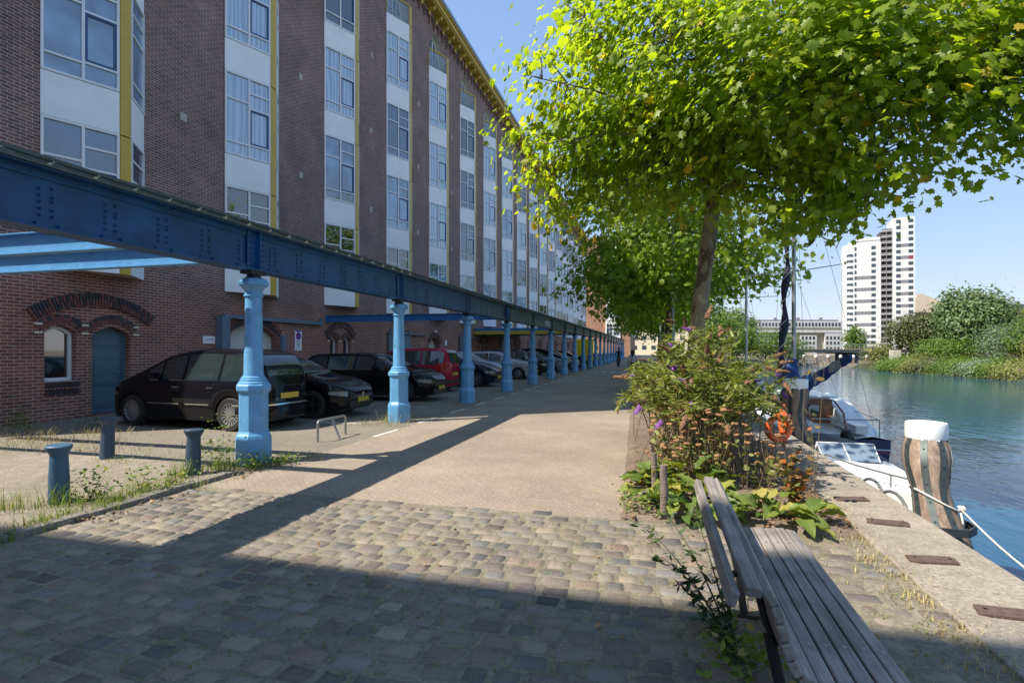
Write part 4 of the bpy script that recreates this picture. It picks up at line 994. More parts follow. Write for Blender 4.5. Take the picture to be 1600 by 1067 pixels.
# navy furled sail wound with white line, on a slanting stay
fs_ = thing('furled_sail', (3.05,15.1,-.1), 'dark navy furled sail wound with white line, left of the silver mast', 'sail')
b = MB(); pts = [(0+.05*f*6.5,0,.8+f*6.5) for f in np.linspace(0,1,40)]; rr = [.085+.03*math.sin(i*.9)*(1 if i<22 else .3) - (.04*i/40) for i in range(40)]
b.tube([(p[0]+.03*math.sin(i*.8)*(i<24),p[1],p[2]) for i,p in enumerate(pts)],rr,10); b.build('sail', mat('navy_sailcloth',(.018,.022,.055),.7,var=.3,vs=9), fs_, smooth=60)
b = MB(); hp = []
for i in range(150):
    f = i/149*.75; q = f*70; r_ = .10-.03*f; hp.append((.05*f*6.5+r_*math.cos(q),r_*math.sin(q),.8+f*6.5))
b.tube(hp,.009,5); b.build('binding_line', M['rope'], fs_)
# third craft farther on: only its mast rises over the bush
tb = thing('yacht', (3.9,23.0,-1.0), 'white yacht with thin pale mast and crosstrees, farther along the quay', 'boat')
h, d = hull(7.,2.1,.85,.5); h.build('hull',[M['hullwhite'],M['hullnavy']],tb,smooth=40,fix=False); d.build('deck',M['hullwhite'],tb,smooth=40)
b = MB(); b.prism([(-.6,2,.85),(.6,2,.85),(.5,2,1.3),(-.5,2,1.3)],(0,2.6,0)); b.build('cabin',M['hullwhite'],tb,bevel=.04)
b = MB(); b.tube([(.0,3.2,1.3),(.0,3.2,11.)],[.06,.05],10); b.build('mast',mat('cream_mast',(.55,.53,.46),.4),tb,smooth=60)
b = MB(); b.tube([(-1.3,3.2,4.9),(1.3,3.2,4.95)],.014,6); b.build('spreader',M['alu'],tb)
b = MB()
for s in (-1,1): b.tube([(s*.95,3.,.9),(s*1.3,3.2,4.9),(0,3.2,10.8)],.006,4); b.tube([(s*.95,2.5,.9),(0,3.2,4.9)],.006,4)
b.build('rigging',M['steel'],tb)
b = MB(); rg = [(.20*math.cos(q),0,.20*math.sin(q)) for q in np.linspace(0,2*PI,24)]; b.tube(rg,.055,10,cap=False)
o = b.build('life_ring', M['orange'], smooth=60, loc=(1.98,9.9,.30)); o.rotation_euler = (R(8),0,R(25)); tag(o,'orange life ring against the dark pile behind the bush','life ring')
b = MB(); b.tube([(0,0,.0),(.02,.1,.32),(.0,.1,.62)],[.05,.10,.04],10); o = b.build('life_vest', M['orange'], smooth=60, loc=(2.10,10.1,.04)); tag(o,'orange life vest slumped on the coping behind the bush','life vest')
# green dinghy at the far bank
gd = thing('rowing_boat', (31.3,75.5,-1.0), 'small turquoise rowing boat moored under the far bank', 'boat', rz=R(-60))
h, d = hull(3.2,1.3,.5,.2); h.build('hull',[mat('turquoise_paint',(.05,.33,.26),.4)]*2,gd,smooth=40,fix=False); MB().box(-.55,.8,.42,.55,1.1,.47).box(-.5,1.9,.42,.5,2.1,.47).build('seat',M['hullwhite'],gd)

# =================================================================== LAMPS
M['lampgrey'] = mat('lamp_post_grey', (.26,.28,.27), .5)
for x,y,h,lab in ((.59,20.85,6.4,'tall grey street lamp among the trees, nearest of the two lamps'),(.3,41.,6.6,'smaller looking grey street lamp farther along the trees')):
    t = thing('street_lamp', (x,y,0), lab, 'street lamp', 'street lamps on the quay')
    b = MB(); b.tube([(0,0,0),(0,0,h*.35),(0,0,h*.36),(0,0,h)],[.075,.07,.052,.045],12); b.build('pole', M['lampgrey'], t, smooth=50)
    b = MB(); b.tube([(0,0,h-.08),(-.4,0,h+.0),(-.9,0,h+.04)],.025,8); b.build('arm', M['lampgrey'], t, smooth=50)
    b = MB(); b.box(-1.45,-.12,h-.0,-.85,.12,h+.10); b.build('lamp_head', M['lampgrey'], t, bevel=.03)
    b = MB(); b.box(-1.40,-.09,h-.02,-.95,.09,h-.002); b.build('lens', M['capwhite'], t)

# =================================================================== CARS
M['tyre'] = mat('tyre_rubber', (.018,.018,.018), .8)
M['alloy'] = mat('alloy_rim', (.45,.46,.47), .25, metal=.8)
M['darkalloy'] = mat('dark_alloy', (.10,.10,.11), .3, metal=.7)
M['carglass'] = mat('car_glass', (.022,.034,.036), .03, ior=1.9)
M['lampclear'] = mat('headlight_glass', (.22,.24,.26), .12, metal=.5, ior=1.6)
M['lampred'] = mat('tail_light_red', (.35,.01,.01), .12)
M['plate'] = mat('yellow_plate', (.50,.37,.03), .4)
M['trim'] = mat('black_trim', (.015,.015,.016), .5)
M['chrome'] = mat('chrome', (.7,.7,.7), .12, metal=1.)
M['seam'] = mat('panel_gap', (.004,.004,.004), .9)
def paint(n, c): return mat(n, c, .5, coat=.6, metal=.0, spec=.0)
PT = dict(aub=paint('dark_aubergine_paint',(.008,.008,.012)), black=paint('black_paint',(.007,.007,.008)), red=paint('red_paint',(.33,.012,.028)), blue=paint('midnight_blue_paint',(.008,.014,.026)),
          silver=paint('silver_paint',(.34,.35,.36)), grey=paint('grey_paint',(.14,.15,.155)), lblue=paint('pale_blue_grey_paint',(.30,.34,.38)), dark=paint('charcoal_paint',(.02,.021,.023)), yel=paint('yellow_van_paint',(.72,.55,.03)))
PROF = {  # (x/L from tail -.5 to nose .5, z/H), belt z/H, windscreen x range, rear glass x range, side glass x range
 'mpv': dict(top=[(-.5,.48),(-.497,.60),(-.478,.74),(-.45,.87),(-.41,.95),(-.30,.99),(-.14,1.),(-.02,.98),(.08,.925),(.24,.735),(.33,.65),(.42,.57),(.48,.49),(.5,.42)], belt=.60, ws=(.085,.245), rg=(-.485,-.43), sg=(-.44,.20), split=(-.26,-.04,.105)),
 'hatch': dict(top=[(-.5,.50),(-.49,.62),(-.46,.75),(-.40,.90),(-.33,.965),(-.15,1.),(.0,.985),(.07,.93),(.20,.735),(.24,.70),(.36,.64),(.44,.56),(.485,.48),(.5,.42)], belt=.63, ws=(.065,.215), rg=(-.465,-.375), sg=(-.40,.165), split=(-.24,-.05,.09)),
 'mini': dict(top=[(-.5,.48),(-.498,.66),(-.485,.84),(-.455,.95),(-.40,.99),(-.2,1.),(.05,.985),(.13,.93),(.26,.715),(.37,.64),(.45,.56),(.49,.48),(.5,.4)], belt=.61, ws=(.135,.27), rg=(-.494,-.455), sg=(-.45,.22), split=(-.22,.03,.13)),
 'wagon': dict(top=[(-.5,.50),(-.495,.62),(-.475,.78),(-.44,.92),(-.38,.975),(-.1,1.),(.02,.985),(.09,.93),(.21,.73),(.25,.70),(.37,.64),(.45,.56),(.488,.48),(.5,.42)], belt=.63, ws=(.085,.22), rg=(-.485,-.43), sg=(-.44,.18), split=(-.27,-.06,.09)),
}
def car(kind, col, L, Wd, H, loc, rz, lab, rim='alloy', spokes=9, name='parked_car', group='cars parked between the columns and the flats', wr=.31, detail=True, chrome=False, emblem=False, platecol='plate'):
    P = PROF[kind]; t = thing(name, (loc[0],loc[1],0), lab, 'car', group, rz=R(rz)); pm = PT[col]
    X = np.linspace(-.5,.5,111); tx, tz = zip(*P['top']); Z = np.interp(X, tx, tz)
    ker = np.array([1,2,3,2,1])/9.; Zs = np.convolve(np.pad(Z,2,mode='edge'), ker, 'valid')*H; X = X*L
    belt = P['belt']*H; zg = .19; xf_, xr = L*.5-.80*L/4.1, -L*.5+.72*L/4.1; ra = wr+.05; pw = 5.4
    def w(x): return Wd/2*max(0.0,1-abs(2*x/L)**pw*.985)**(1/pw) if abs(x) < L/2 else Wd/2*(.015)**(1/pw)
    def zlow(x):
        for c in (xf_,xr):
            if abs(x-c) < ra: return wr-.02 + math.sqrt(max(0,ra*ra-(x-c)**2))
        return zg + .06*max(0,abs(2*x/L)-.85)/.15
    zt = lambda x: float(np.interp(x, X, Zs))
    def sec(x):
        ww = w(x); z1 = zt(x); zb = zlow(x); bl = min(belt, z1-.07); ze = z1-.055 if z1-.055 > bl+.01 else bl+.01
        tum = .33*max(0, ze-belt); wq = max(.05, ww*.965 - tum); hs = [0,.18,.42,.62,.82,1.]
        pts = []
        for h,f in zip(hs,(.955,.985,1.,1.,.992,.968)): pts.append((ww*f, zb+(bl-zb)*h))
        pts.append(((ww*.968+wq)/2, (bl+ze)/2)); pts += [(wq,ze),(wq*.93,z1-.022),(wq*.78,z1-.006),(wq*.45,z1),(0,z1+.004)]
        return pts
    b = MB(); S = [sec(x) for x in X]; k = len(S[0]); v = []
    for x,s in zip(X,S): v += [(x,y,z) for y,z in s] + [(x,-y,z) for y,z in s[-2::-1]]
    kk = 2*k-1
    b.add(v,[(i*kk+j,i*kk+j+1,(i+1)*kk+j+1,(i+1)*kk+j) for i in range(len(X)-1) for j in range(kk-1)])
    b.add([v[j] for j in range(kk)],[tuple(range(kk))]); b.add([v[(len(X)-1)*kk+j] for j in range(kk)],[tuple(range(kk))])
    body = b.build('body', pm, t, smooth=50)
    b = MB(); b.box(-L*.46,-Wd*.40,.17,L*.46,Wd*.40,.62); b.build('underbody', M['trim'], t)
    def yside(x,z):
        s = sec(x)
        zz = [p[1] for p in s[:8]]; yy = [p[0] for p in s[:8]]; return float(np.interp(z,zz,yy))
    def sidepatch(b, xs, zlo, zhi, off=.006, nz=3, mi=0, sides=(1,-1)):
        for sg in sides:
            v = []
            for x in xs:
                a, c = zlo(x), zhi(x)
                for j in range(nz+1):
                    z = a+(c-a)*j/nz; v.append((x, sg*(yside(x,z)+off), z))
            b.add(v,[(i*(nz+1)+j,i*(nz+1)+j+1,(i+1)*(nz+1)+j+1,(i+1)*(nz+1)+j) for i in range(len(xs)-1) for j in range(nz)],mi)
    def toppatch(b, xa, xb, fy, off=.007, mi=0, n=8, ny=8):
        v = []
        for i in range(n+1):
            x = xa+(xb-xa)*i/n; s = sec(x); yy = [p[0] for p in s[7:]][::-1]; zz = [p[1] for p in s[7:]][::-1]
            for j in range(ny+1):
                y = (j/ny*2-1)*s[7][0]*fy; z = float(np.interp(abs(y),yy,zz)); sl = (zt(x+.02)-zt(x-.02))/.04; nl = math.hypot(1,sl)
                v.append((x-off*sl/nl, y, z+off/nl))
        b.add(v,[(i*(ny+1)+j,i*(ny+1)+j+1,(i+1)*(ny+1)+j+1,(i+1)*(ny+1)+j) for i in range(n) for j in range(ny)],mi)
    x0, x1 = P['sg'][0]*L, P['sg'][1]*L; cuts = [x0]+[c*L for c in P['split']]+[x1]
    zl = lambda x: belt+.02; zh = lambda x: max(belt+.022, zt(x)-.105)
    for i,(a,c) in enumerate(zip(cuts[:-1],cuts[1:])):
        for sd in (1,-1):
            b = MB(); sidepatch(b, np.linspace(a+.03,c-.03,12), zl, zh, sides=(sd,)); b.build('side_window', M['carglass'], t, smooth=60, fix=False)
    b = MB(); toppatch(b, P['ws'][0]*L, P['ws'][1]*L, .93); b.build('windscreen', M['carglass'], t, smooth=60, fix=False)
    b = MB(); toppatch(b, P['rg'][0]*L, P['rg'][1]*L, .88); b.build('rear_window', M['carglass'], t, smooth=60, fix=False)
    # wheels
    for x in (xf_,xr):
        for sg in (-1,1):
            yy = sg*(Wd/2-.135)
            wb_ = MB(); wb_.lathe([(wr*.66,-.10),(wr*.93,-.105),(wr,-.075),(wr,.075),(wr*.93,.105),(wr*.66,.10),(wr*.66,-.10)],32,(0,0,0),0,axis='y',cap=False)
            wo = wb_.build('wheel', M['tyre'], t, smooth=40, loc=(x,yy,wr))
            rb = MB(); o_ = sg*.085
            rb.lathe([(wr*.70,o_-.02),(wr*.70,o_+.012*sg),(wr*.62,o_+.012*sg),(wr*.60,o_-.03*sg)],32,(0,0,0),0,axis='y',cap=False)
            rb.lathe([(wr*.64,-.02),(wr*.64,.0)],24,(0,0,0),1,axis='y')
            rb.lathe([(.055,o_-.02),(.05,o_+.01*sg)],14,(0,0,0),0,axis='y')
            for q in range(spokes):
                a = 2*PI*q/spokes; ca, sa = math.cos(a), math.sin(a); hw = .11*wr if spokes < 7 else .055*wr
                rb.add([(ca*.04-sa*hw*.7,o_+.004*sg,sa*.04+ca*hw*.7),(ca*.04+sa*hw*.7,o_+.004*sg,sa*.04-ca*hw*.7),(ca*wr*.64+sa*hw,o_-.004*sg,sa*wr*.64-ca*hw),(ca*wr*.64-sa*hw,o_-.004*sg,sa*wr*.64+ca*hw),
                        (ca*.04-sa*hw*.7,o_-.03*sg,sa*.04+ca*hw*.7),(ca*.04+sa*hw*.7,o_-.03*sg,sa*.04-ca*hw*.7),(ca*wr*.64+sa*hw,o_-.035*sg,sa*wr*.64-ca*hw),(ca*wr*.64-sa*hw,o_-.035*sg,sa*wr*.64+ca*hw)],
                       [(0,1,2,3),(0,3,7,4),(1,5,6,2),(4,7,6,5)],0)
            rb.build('rim', [M[rim],M['trim']], wo, smooth=40)
    # lights, grille, plates, bumpers
    def endpatch(b, sgx, p0, p1, z0, z1, off=.008, n=8, mi=0, side=1, taper=0.):
        v = []
        for i in range(n+1):
            f = p0+(p1-p0)*i/n; y = Wd/2*math.sin(f)**(2/pw); xx = min(L/2, L/2*(max(0,1-(2*y/Wd)**pw)/.985)**(1/pw)); nx_, ny_ = math.cos(f), math.sin(f)
            a = z0+taper*(i/n); 
            for z in (a,(a+z1)/2,z1): v.append((sgx*(xx+off*nx_+.003), side*(y+off*ny_), z))
        b.add(v,[(i*3+j,i*3+j+1,(i+1)*3+j+1,(i+1)*3+j) for i in range(n) for j in range(2)],mi)
    zn = zt(L*.485)
    for sd in (1,-1):
        b = MB(); endpatch(b,1,.40,.98,zn-.155,zn-.035,side=sd,taper=.05,off=.004); b.build('headlight', M['lampclear'], t, smooth=60, fix=False)
        b = MB(); endpatch(b,-1,.50,1.0,belt-.18,belt+.10,side=sd); b.build('tail_light', M['lampred'], t, smooth=60, fix=False)
    b = MB()
    for sd in (1,-1): endpatch(b,1,.0,.30,.25,.40,side=sd,n=5,off=.004); endpatch(b,1,.0,.28,zn-.24,zn-.12,side=sd,n=5,off=.004)
    b.build('grille', M['trim'], t, fix=False)
    if emblem:
        b = MB(); b.lathe([(.075,0),(.075,.012),(.062,.014),(.062,0)],24,(L/2+.012,0,zn-.17),0,axis='x',cap=False)
        for q in range(3): b.tube([(L/2+.020,0,zn-.17),(L/2+.020,.066*math.sin(q*2*PI/3),zn-.17+.066*math.cos(q*2*PI/3))],.007,5)
        b.box(L/2+.008,-.42,zn-.18,L/2+.016,-.08,zn-.165); b.box(L/2+.008,.08,zn-.18,L/2+.016,.42,zn-.165); b.build('emblem', M['chrome'], t)
    for sx,z in ((1,.36),(-1,.62 if kind in('mpv','mini') else .52)):
        b = MB(); xx = L/2+.012 + (.01 if sx>0 else 0); b.box(sx*xx-.006,-.26,z,sx*xx+.006,.26,z+.11); b.build('number_plate', M[platecol], t, bevel=.003)
    b = MB()
    for sd in (1,-1): endpatch(b,-1,.0,1.15,.34,.46,side=sd,n=10,off=.02)
    b.build('rear_bumper', pm if kind!='mini' else M['trim'], t, smooth=60, fix=False)
    if chrome:
        b = MB()
        for sd in (1,-1): endpatch(b,-1,.0,1.2,.50,.53,side=sd,n=10,off=.026)
        b.build('chrome_strip', M['chrome'], t, fix=False)
    # mirrors, handles, seams, side trim
    for sd in (1,-1):
        xm = P['split'][-1]*L+.06; b = MB(); ym = yside(xm,belt+.05); b.box(xm-.05,sd*(ym+.03) if sd>0 else sd*(ym+.20),belt+.03,xm+.06,sd*(ym+.20) if sd>0 else sd*(ym+.03),belt+.16)
        b.box(xm-.02,min(sd*ym,sd*(ym+.04)),belt+.04,xm+.02,max(sd*ym,sd*(ym+.04)),belt+.07); b.build('mirror', pm, t, bevel=.025)
    if detail:
        for c in P['split'][:2]:
            xh = c*L+.12
            for sd in (1,-1):
                b = MB(); b.box(xh,min(sd*(yside(xh,belt-.12)+.003),sd*(yside(xh,belt-.12)+.03)),belt-.14,xh+.15,max(sd*(yside(xh,belt-.12)+.003),sd*(yside(xh,belt-.12)+.03)),belt-.11)
                b.build('door_handle', M['chrome'] if chrome else pm, t, bevel=.006)
        b = MB()
        for c in (P['split'][0]*L if False else xr+ra+.02, P['split'][1]*L, P['split'][-1]*L+.18):
            sidepatch(b, [c-.004,c+.004], lambda x: zg+.06, lambda x: belt-.005, off=.002, nz=8)
        sidepatch(b, np.linspace(xr+ra,xf_-ra,10), lambda x: zg+.045, lambda x: zg+.055, off=.002, nz=1)
        b.build('door_seam', M['seam'], t, fix=False)
        if kind == 'mpv':
            b = MB()
            for a,c in ((xr+ra+.10,P['split'][1]*L-.08),(P['split'][1]*L+.08,xf_-ra-.12)): sidepatch(b,np.linspace(a,c,8),lambda x:.50,lambda x:.525,off=.012,nz=1)
            sidepatch(b,np.linspace(x0+.2,x1-.1,20),lambda x:belt+.002,lambda x:belt+.016,off=.009,nz=1)
            b.build('side_strip', M['chrome'], t, fix=False)
    return t
car('mpv','aub',4.1,1.70,1.62,(-9.30,9.70),177,'dark aubergine people carrier with silver multi-spoke wheels, nose to the wall',spokes=18,wr=.33,chrome=True)
car('hatch','black',4.35,1.78,1.42,(-9.05,11.75),2,'glossy black hatchback with round star emblem and five spoke wheels',spokes=5,rim='darkalloy',wr=.33,emblem=True)
car('wagon','black',4.55,1.80,1.50,(-8.85,16.0),2,'black estate car half hidden by the second column',spokes=7,wr=.33)
car('mini','red',3.85,1.68,1.66,(-9.35,19.55),180,'red car with dark bumper, tail towards the road',spokes=7)
car('hatch','blue',4.25,1.76,1.52,(-8.75,22.75),2,'midnight blue hatchback with bright wheels right of the red car',spokes=10,wr=.33)
car('wagon','lblue',4.4,1.76,1.50,(-9.3,25.6),2,'pale blue grey car behind the midnight blue hatchback',spokes=7)
car('wagon','silver',4.5,1.76,1.50,(-8.55,29.0),3,'silver estate with plain hubcaps behind the fourth column',spokes=6)
car('mini','dark',4.0,1.72,1.62,(-8.4,33.0),2,'charcoal small car seen past the silver estate',spokes=7,detail=False)
car('wagon','grey',4.6,1.8,1.50,(-8.3,37.2),2,'grey saloon with pale wheels before the canopy',spokes=7,detail=False)
car('mpv','dark',4.4,1.8,1.68,(-8.4,41.0),2,'charcoal people carrier under the near end of the canopy',spokes=7,detail=False)
car('hatch','silver',4.3,1.76,1.5,(-8.3,45.0),2,'silver hatchback parked under the canopy',spokes=7,detail=False)
car('wagon','black',4.4,1.76,1.5,(-8.2,49.5),2,'black car in front of the yellow van',spokes=7,detail=False)
car('hatch','dark',4.3,1.76,1.5,(-8.2,72.0),2,'charcoal hatchback beyond the yellow van',spokes=7,detail=False)
# yellow van parked along the columns
van = thing('yellow_van', (-7.4,60.5,0), 'tall yellow van parked beyond the canopy among the far columns', 'van', rz=R(90))
b = MB(); pr = [(-3.0,.35),(-3.0,2.6),(-2.8,2.75),(1.3,2.75),(1.7,2.55),(2.35,1.55),(2.9,1.25),(3.0,.9),(3.0,.35)]
b.prism([(x,-.98,z) for x,z in pr],(0,1.96,0)); b.build('body',PT['yel'],van,bevel=.07)
b = MB()
for sd in (-1,1): b.add([(1.0,sd*.985,1.5),(2.2,sd*.985,1.5),(1.72,sd*.985,2.25),(1.0,sd*.985,2.25)],[(0,1,2,3)])
b.add([(2.38,-.8,1.58),(2.38,.8,1.58),(1.76,.75,2.52),(1.76,-.75,2.52)],[(0,1,2,3)]); b.build('side_window',M['carglass'],van,fix=False)
for x in (-1.9,2.0):
    for y in (-.9,.9): MB().lathe([(.2,-.1),(.35,-.09),(.36,.09),(.2,.1)],20,axis='y').build('wheel',M['tyre'],van,loc=(x,y,.36),smooth=40)
b = MB(); b.box(-3.02,-1.0,.95,2.9,-.985,1.15); b.build('side_stripe',M['signblue'],van)

# =================================================================== PEOPLE
def person(loc, rz, lab, h, joints, cloth, hair, extra=None):
    t = thing('person', (loc[0],loc[1],loc[2]), lab, 'person', rz=R(rz)); s = h/1.75
    J, E_, Rd = joints
    me = bpy.data.meshes.new('body'); me.from_pydata([tuple(c*s for c in j) for j in J], E_, []); me.update()
    o = bpy.data.objects.new('body', me); COL.objects.link(o); md = o.modifiers.new('skin','SKIN'); md.use_smooth_shade = True
    for i,sv in enumerate(me.skin_vertices[0].data): sv.radius = (Rd[i]*s, Rd[i]*s*(.78 if i in (0,1,2,3) else 1)); sv.use_root = (i == 0)
    ss = o.modifiers.new('sub','SUBSURF'); ss.levels = 1; ss.render_levels = 1
    bpy.context.view_layer.update(); dg = bpy.context.evaluated_depsgraph_get(); m2 = bpy.data.meshes.new_from_object(o.evaluated_get(dg)); m2.name = 'body'
    bpy.data.objects.remove(o); o = bpy.data.objects.new('body', m2); COL.objects.link(o); o.parent = t
    m2.materials.clear(); mats = [m for _,m in cloth]
    for m in mats: m2.materials.append(m)
    for p in m2.polygons:
        for i,(f,_) in enumerate(cloth):
            if f(p.center/s): p.material_index = i; break
    m2.shade_smooth()
    b = MB(); hair(b, s); b.build('hair', M['hair'], t, smooth=60)
    return t
M['hair'] = mat('dark_hair',(.018,.013,.010),.6); M['skin'] = mat('skin',(.42,.25,.17),.55); M['pale_top'] = mat('pale_grey_top',(.42,.44,.47),.8); M['dark_cloth'] = mat('black_cloth',(.012,.012,.014),.85)
M['jacket'] = mat('dark_jacket',(.018,.018,.024),.7); M['trouser'] = mat('dark_trouser',(.03,.03,.045),.8)
#   pelvis, waist, chest, neck base, neck, head, L hip.. legs, arms
J = [(0,0,.95),(0,0,1.10),(0,.0,1.32),(0,0,1.45),(0,.01,1.52),(0,.02,1.63),(0,.02,1.72),
     (-.10,0,.88),(-.10,.10,.50),(-.10,.02,.10),(-.10,.16,.04),(.10,0,.88),(.11,-.02,.49),(.11,-.20,.13),(.11,-.10,.05),
     (-.19,0,1.40),(-.24,-.05,1.14),(-.23,.04,.90),(-.22,.07,.81),(.19,0,1.40),(.24,.04,1.14),(.23,.14,.92),(.22,.17,.83)]
E_ = [(0,1),(1,2),(2,3),(3,4),(4,5),(5,6),(0,7),(7,8),(8,9),(9,10),(0,11),(11,12),(12,13),(13,14),(3,15),(15,16),(16,17),(17,18),(3,19),(19,20),(20,21),(21,22)]
Rd = [.15,.125,.15,.10,.055,.10,.075,.095,.065,.045,.04,.095,.065,.045,.04,.06,.045,.034,.035,.06,.045,.034,.035]
def longhair(b, s):
    b.lathe([(.02,1.78*s),(.08*s,1.765*s),(.115*s,1.70*s),(.118*s,1.62*s),(.105*s,1.55*s),(.09*s,1.45*s),(.085*s,1.30*s),(.06*s,1.16*s),(.01,1.12*s)],16,(0,-.025*s,0),sy=.85)
person((-1.24,30.5,0),5,'person with long dark hair walking away in a pale top and black shorts',1.56,(J,E_,Rd),
  [(lambda c: c.z<.62,M['skin']),(lambda c: c.z<1.02 and abs(c.x)<.21,M['dark_cloth']),(lambda c: abs(c.x)>.205 and c.z<1.18,M['skin']),(lambda c:c.z<1.48,M['pale_top']),(lambda c:True,M['skin'])], longhair)
def shorthair(b, s): b.lathe([(.02,1.79*s),(.08*s,1.775*s),(.11*s,1.72*s),(.112*s,1.64*s),(.09*s,1.58*s),(.02,1.57*s)],16,(0,-.01*s,0))
J2 = [(0,-.15,.98),(0,-.08,1.12),(0,.04,1.32),(0,.10,1.44),(0,.13,1.50),(0,.16,1.61),(0,.16,1.70),
      (-.10,-.12,.92),(-.11,.22,.70),(-.11,.10,.36),(-.11,.20,.30),(.10,-.12,.92),(.11,.16,.55),(.11,.02,.20),(.11,.14,.14),
      (-.19,.08,1.40),(-.27,.20,1.18),(-.24,.42,1.06),(-.23,.50,1.05),(.19,.08,1.40),(.27,.20,1.18),(.24,.42,1.06),(.23,.50,1.05)]
person((-3.2,49.,0),180,'person in dark jacket and trousers riding a bicycle towards us past the far columns',1.75,(J2,E_,Rd),
  [(lambda c: c.z<.17,M['black']),(lambda c: c.z<1.0,M['trouser']),(lambda c:c.z<1.47,M['jacket']),(lambda c:True,M['skin'])], lambda b,s: b.lathe([(.02,1.79),(.08,1.775),(.11,1.72),(.112,1.66),(.1,1.63)],16,(0,.13,0)))
bk = thing('bicycle', (-3.2,49.,0), 'dark bicycle ridden by the person in the dark jacket', 'bicycle', rz=R(180))
for y in (-.55,.52):
    b = MB(); b.tube([(0,y+.33*math.cos(q),.34+.33*math.sin(q)) for q in np.linspace(0,2*PI,25)],.018,6,cap=False)
    for q in range(9): b.tube([(0,y,.34),(0,y+.32*math.cos(q*.7),.34+.32*math.sin(q*.7))],.003,3)
    b.build('wheel',M['tyre'],bk)
b = MB()
for p0,p1 in [((0,-.55,.34),(0,-.05,.30)),((0,-.05,.30),(0,-.2,.88)),((0,-.2,.82),(0,.38,.86)),((0,-.05,.30),(0,.40,.80)),((0,.36,1.02),(0,.52,.34)),((0,-.55,.34),(0,-.18,.78)),((-.25,.42,1.04),(.25,.42,1.04))]: b.tube([p0,p1],.018,6)
b.build('frame',M['black'],bk); MB().box(-.07,-.32,.90,.07,-.06,.95).build('saddle',M['black'],bk,bevel=.02)

# =================================================================== FAR BUILDINGS
M['twhite'] = mat('tower_white', (.56,.56,.56), .7, var=.04, vs=.3); M['tgrey'] = mat('tower_grey', (.17,.17,.19), .7); M['tglass'] = mat('tower_glass', (.04,.055,.07), .12, ior=1.7)
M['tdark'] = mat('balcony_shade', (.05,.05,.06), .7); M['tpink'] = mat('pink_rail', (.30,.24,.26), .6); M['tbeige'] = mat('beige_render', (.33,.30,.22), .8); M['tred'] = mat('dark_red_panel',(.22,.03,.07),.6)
def capped(items, limit):   # biggest first as parts, the rest one stuff part
    return items[:limit], items[limit:]
tw = thing('residential_tower', (83.4,280.6,0), 'tall white residential tower with grey bands and central balcony slot', 'tower', rz=-.20); tw.scale = (.83,1,1)
SF = 2.66
b = MB()
plan = [(0,5),(.7,2.4),(2.2,.9),(4.5,.15),(7,0),(17.2,0),(17.2,14),(0,14)]
b.prism([(x,y,-1) for x,y in plan],(0,0,50.6)); b.prism([(x*1.0+1.5,y+1.5,49.6) for x,y in [(1.2,4),(3,1),(6,0),(15.7,0),(15.7,9),(1.2,9)]],(0,0,1.4)); b.prism([(x,y,51.0) for x,y in [(6,1.2),(17,1.2),(17,9),(6,9)]],(0,0,1.3))
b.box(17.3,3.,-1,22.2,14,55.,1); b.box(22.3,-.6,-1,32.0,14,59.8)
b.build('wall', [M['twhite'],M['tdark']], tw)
b = MB()
for f in range(21): b.box(17.3,-.1,1.2+f*SF,22.2,2.95,1.4+f*SF,0); b.box(17.35,-.12,1.41+f*SF,22.15,-.06,2.2+f*SF,1)
b.build('balconies', [M['twhite'],M['tgrey']], tw)
b = MB(); b.box(19.45,-.3,-1,19.65,-.13,54.5); b.build('pink_column', M['tpink'], tw)
for f in list(range(0,3))+list(range(4,13,2)): MB().box(5.2,-.05,1.42+f*SF,14.8,.0-.001,2.9+f*SF).build('grey_band', M['tgrey'], tw)
for f in (7,9,11,13,15,17): MB().box(25.6,-.65,1.5+(f)*SF,29.6,-.601,2.9+f*SF).build('grey_band', M['tgrey'], tw)
ws = []
for f in range(22):
    z = 1.45+f*SF
    if f < 18: ws += [(12.8,14.8,-.08,z),(5.0,5.9,-.08,z)]
    ws += [(23.8,25.8,-.68,z),(29.2,31.3,-.68,z)]
    if f < 17: ws += [(2.3,3.9,.45,z)]
first, rest = capped(ws, 98)
for i,(x0,x1,y,z) in enumerate(first):
    b = MB(); yy = y if x0 != 2.3 else .62
    if x0 == 2.3: b.prism([(1.5,1.25,z),(4.2,-.1,z),(4.2,.5,z),(1.5,1.85,z)],(0,0,1.15))
    else: b.box(x0,y,z,x1,y+.06,z+1.45)
    b.build('window', M['tred'] if (x0==29.2 and i==999) else M['tglass'], tw)
if rest:
    b = MB()
    for x0,x1,y,z in rest:
        if x0 == 2.3: b.prism([(1.5,1.25,z),(4.2,-.1,z),(4.2,.5,z),(1.5,1.85,z)],(0,0,1.15))
        else: b.box(x0,y,z,x1,y+.06,z+1.45)
    tag(b.build('window', M['tglass'], tw), kind='stuff')
MB().box(29.2,-.72,1.45+15*SF,31.3,-.69,2.75+15*SF).build('red_panel', M['tred'], tw)
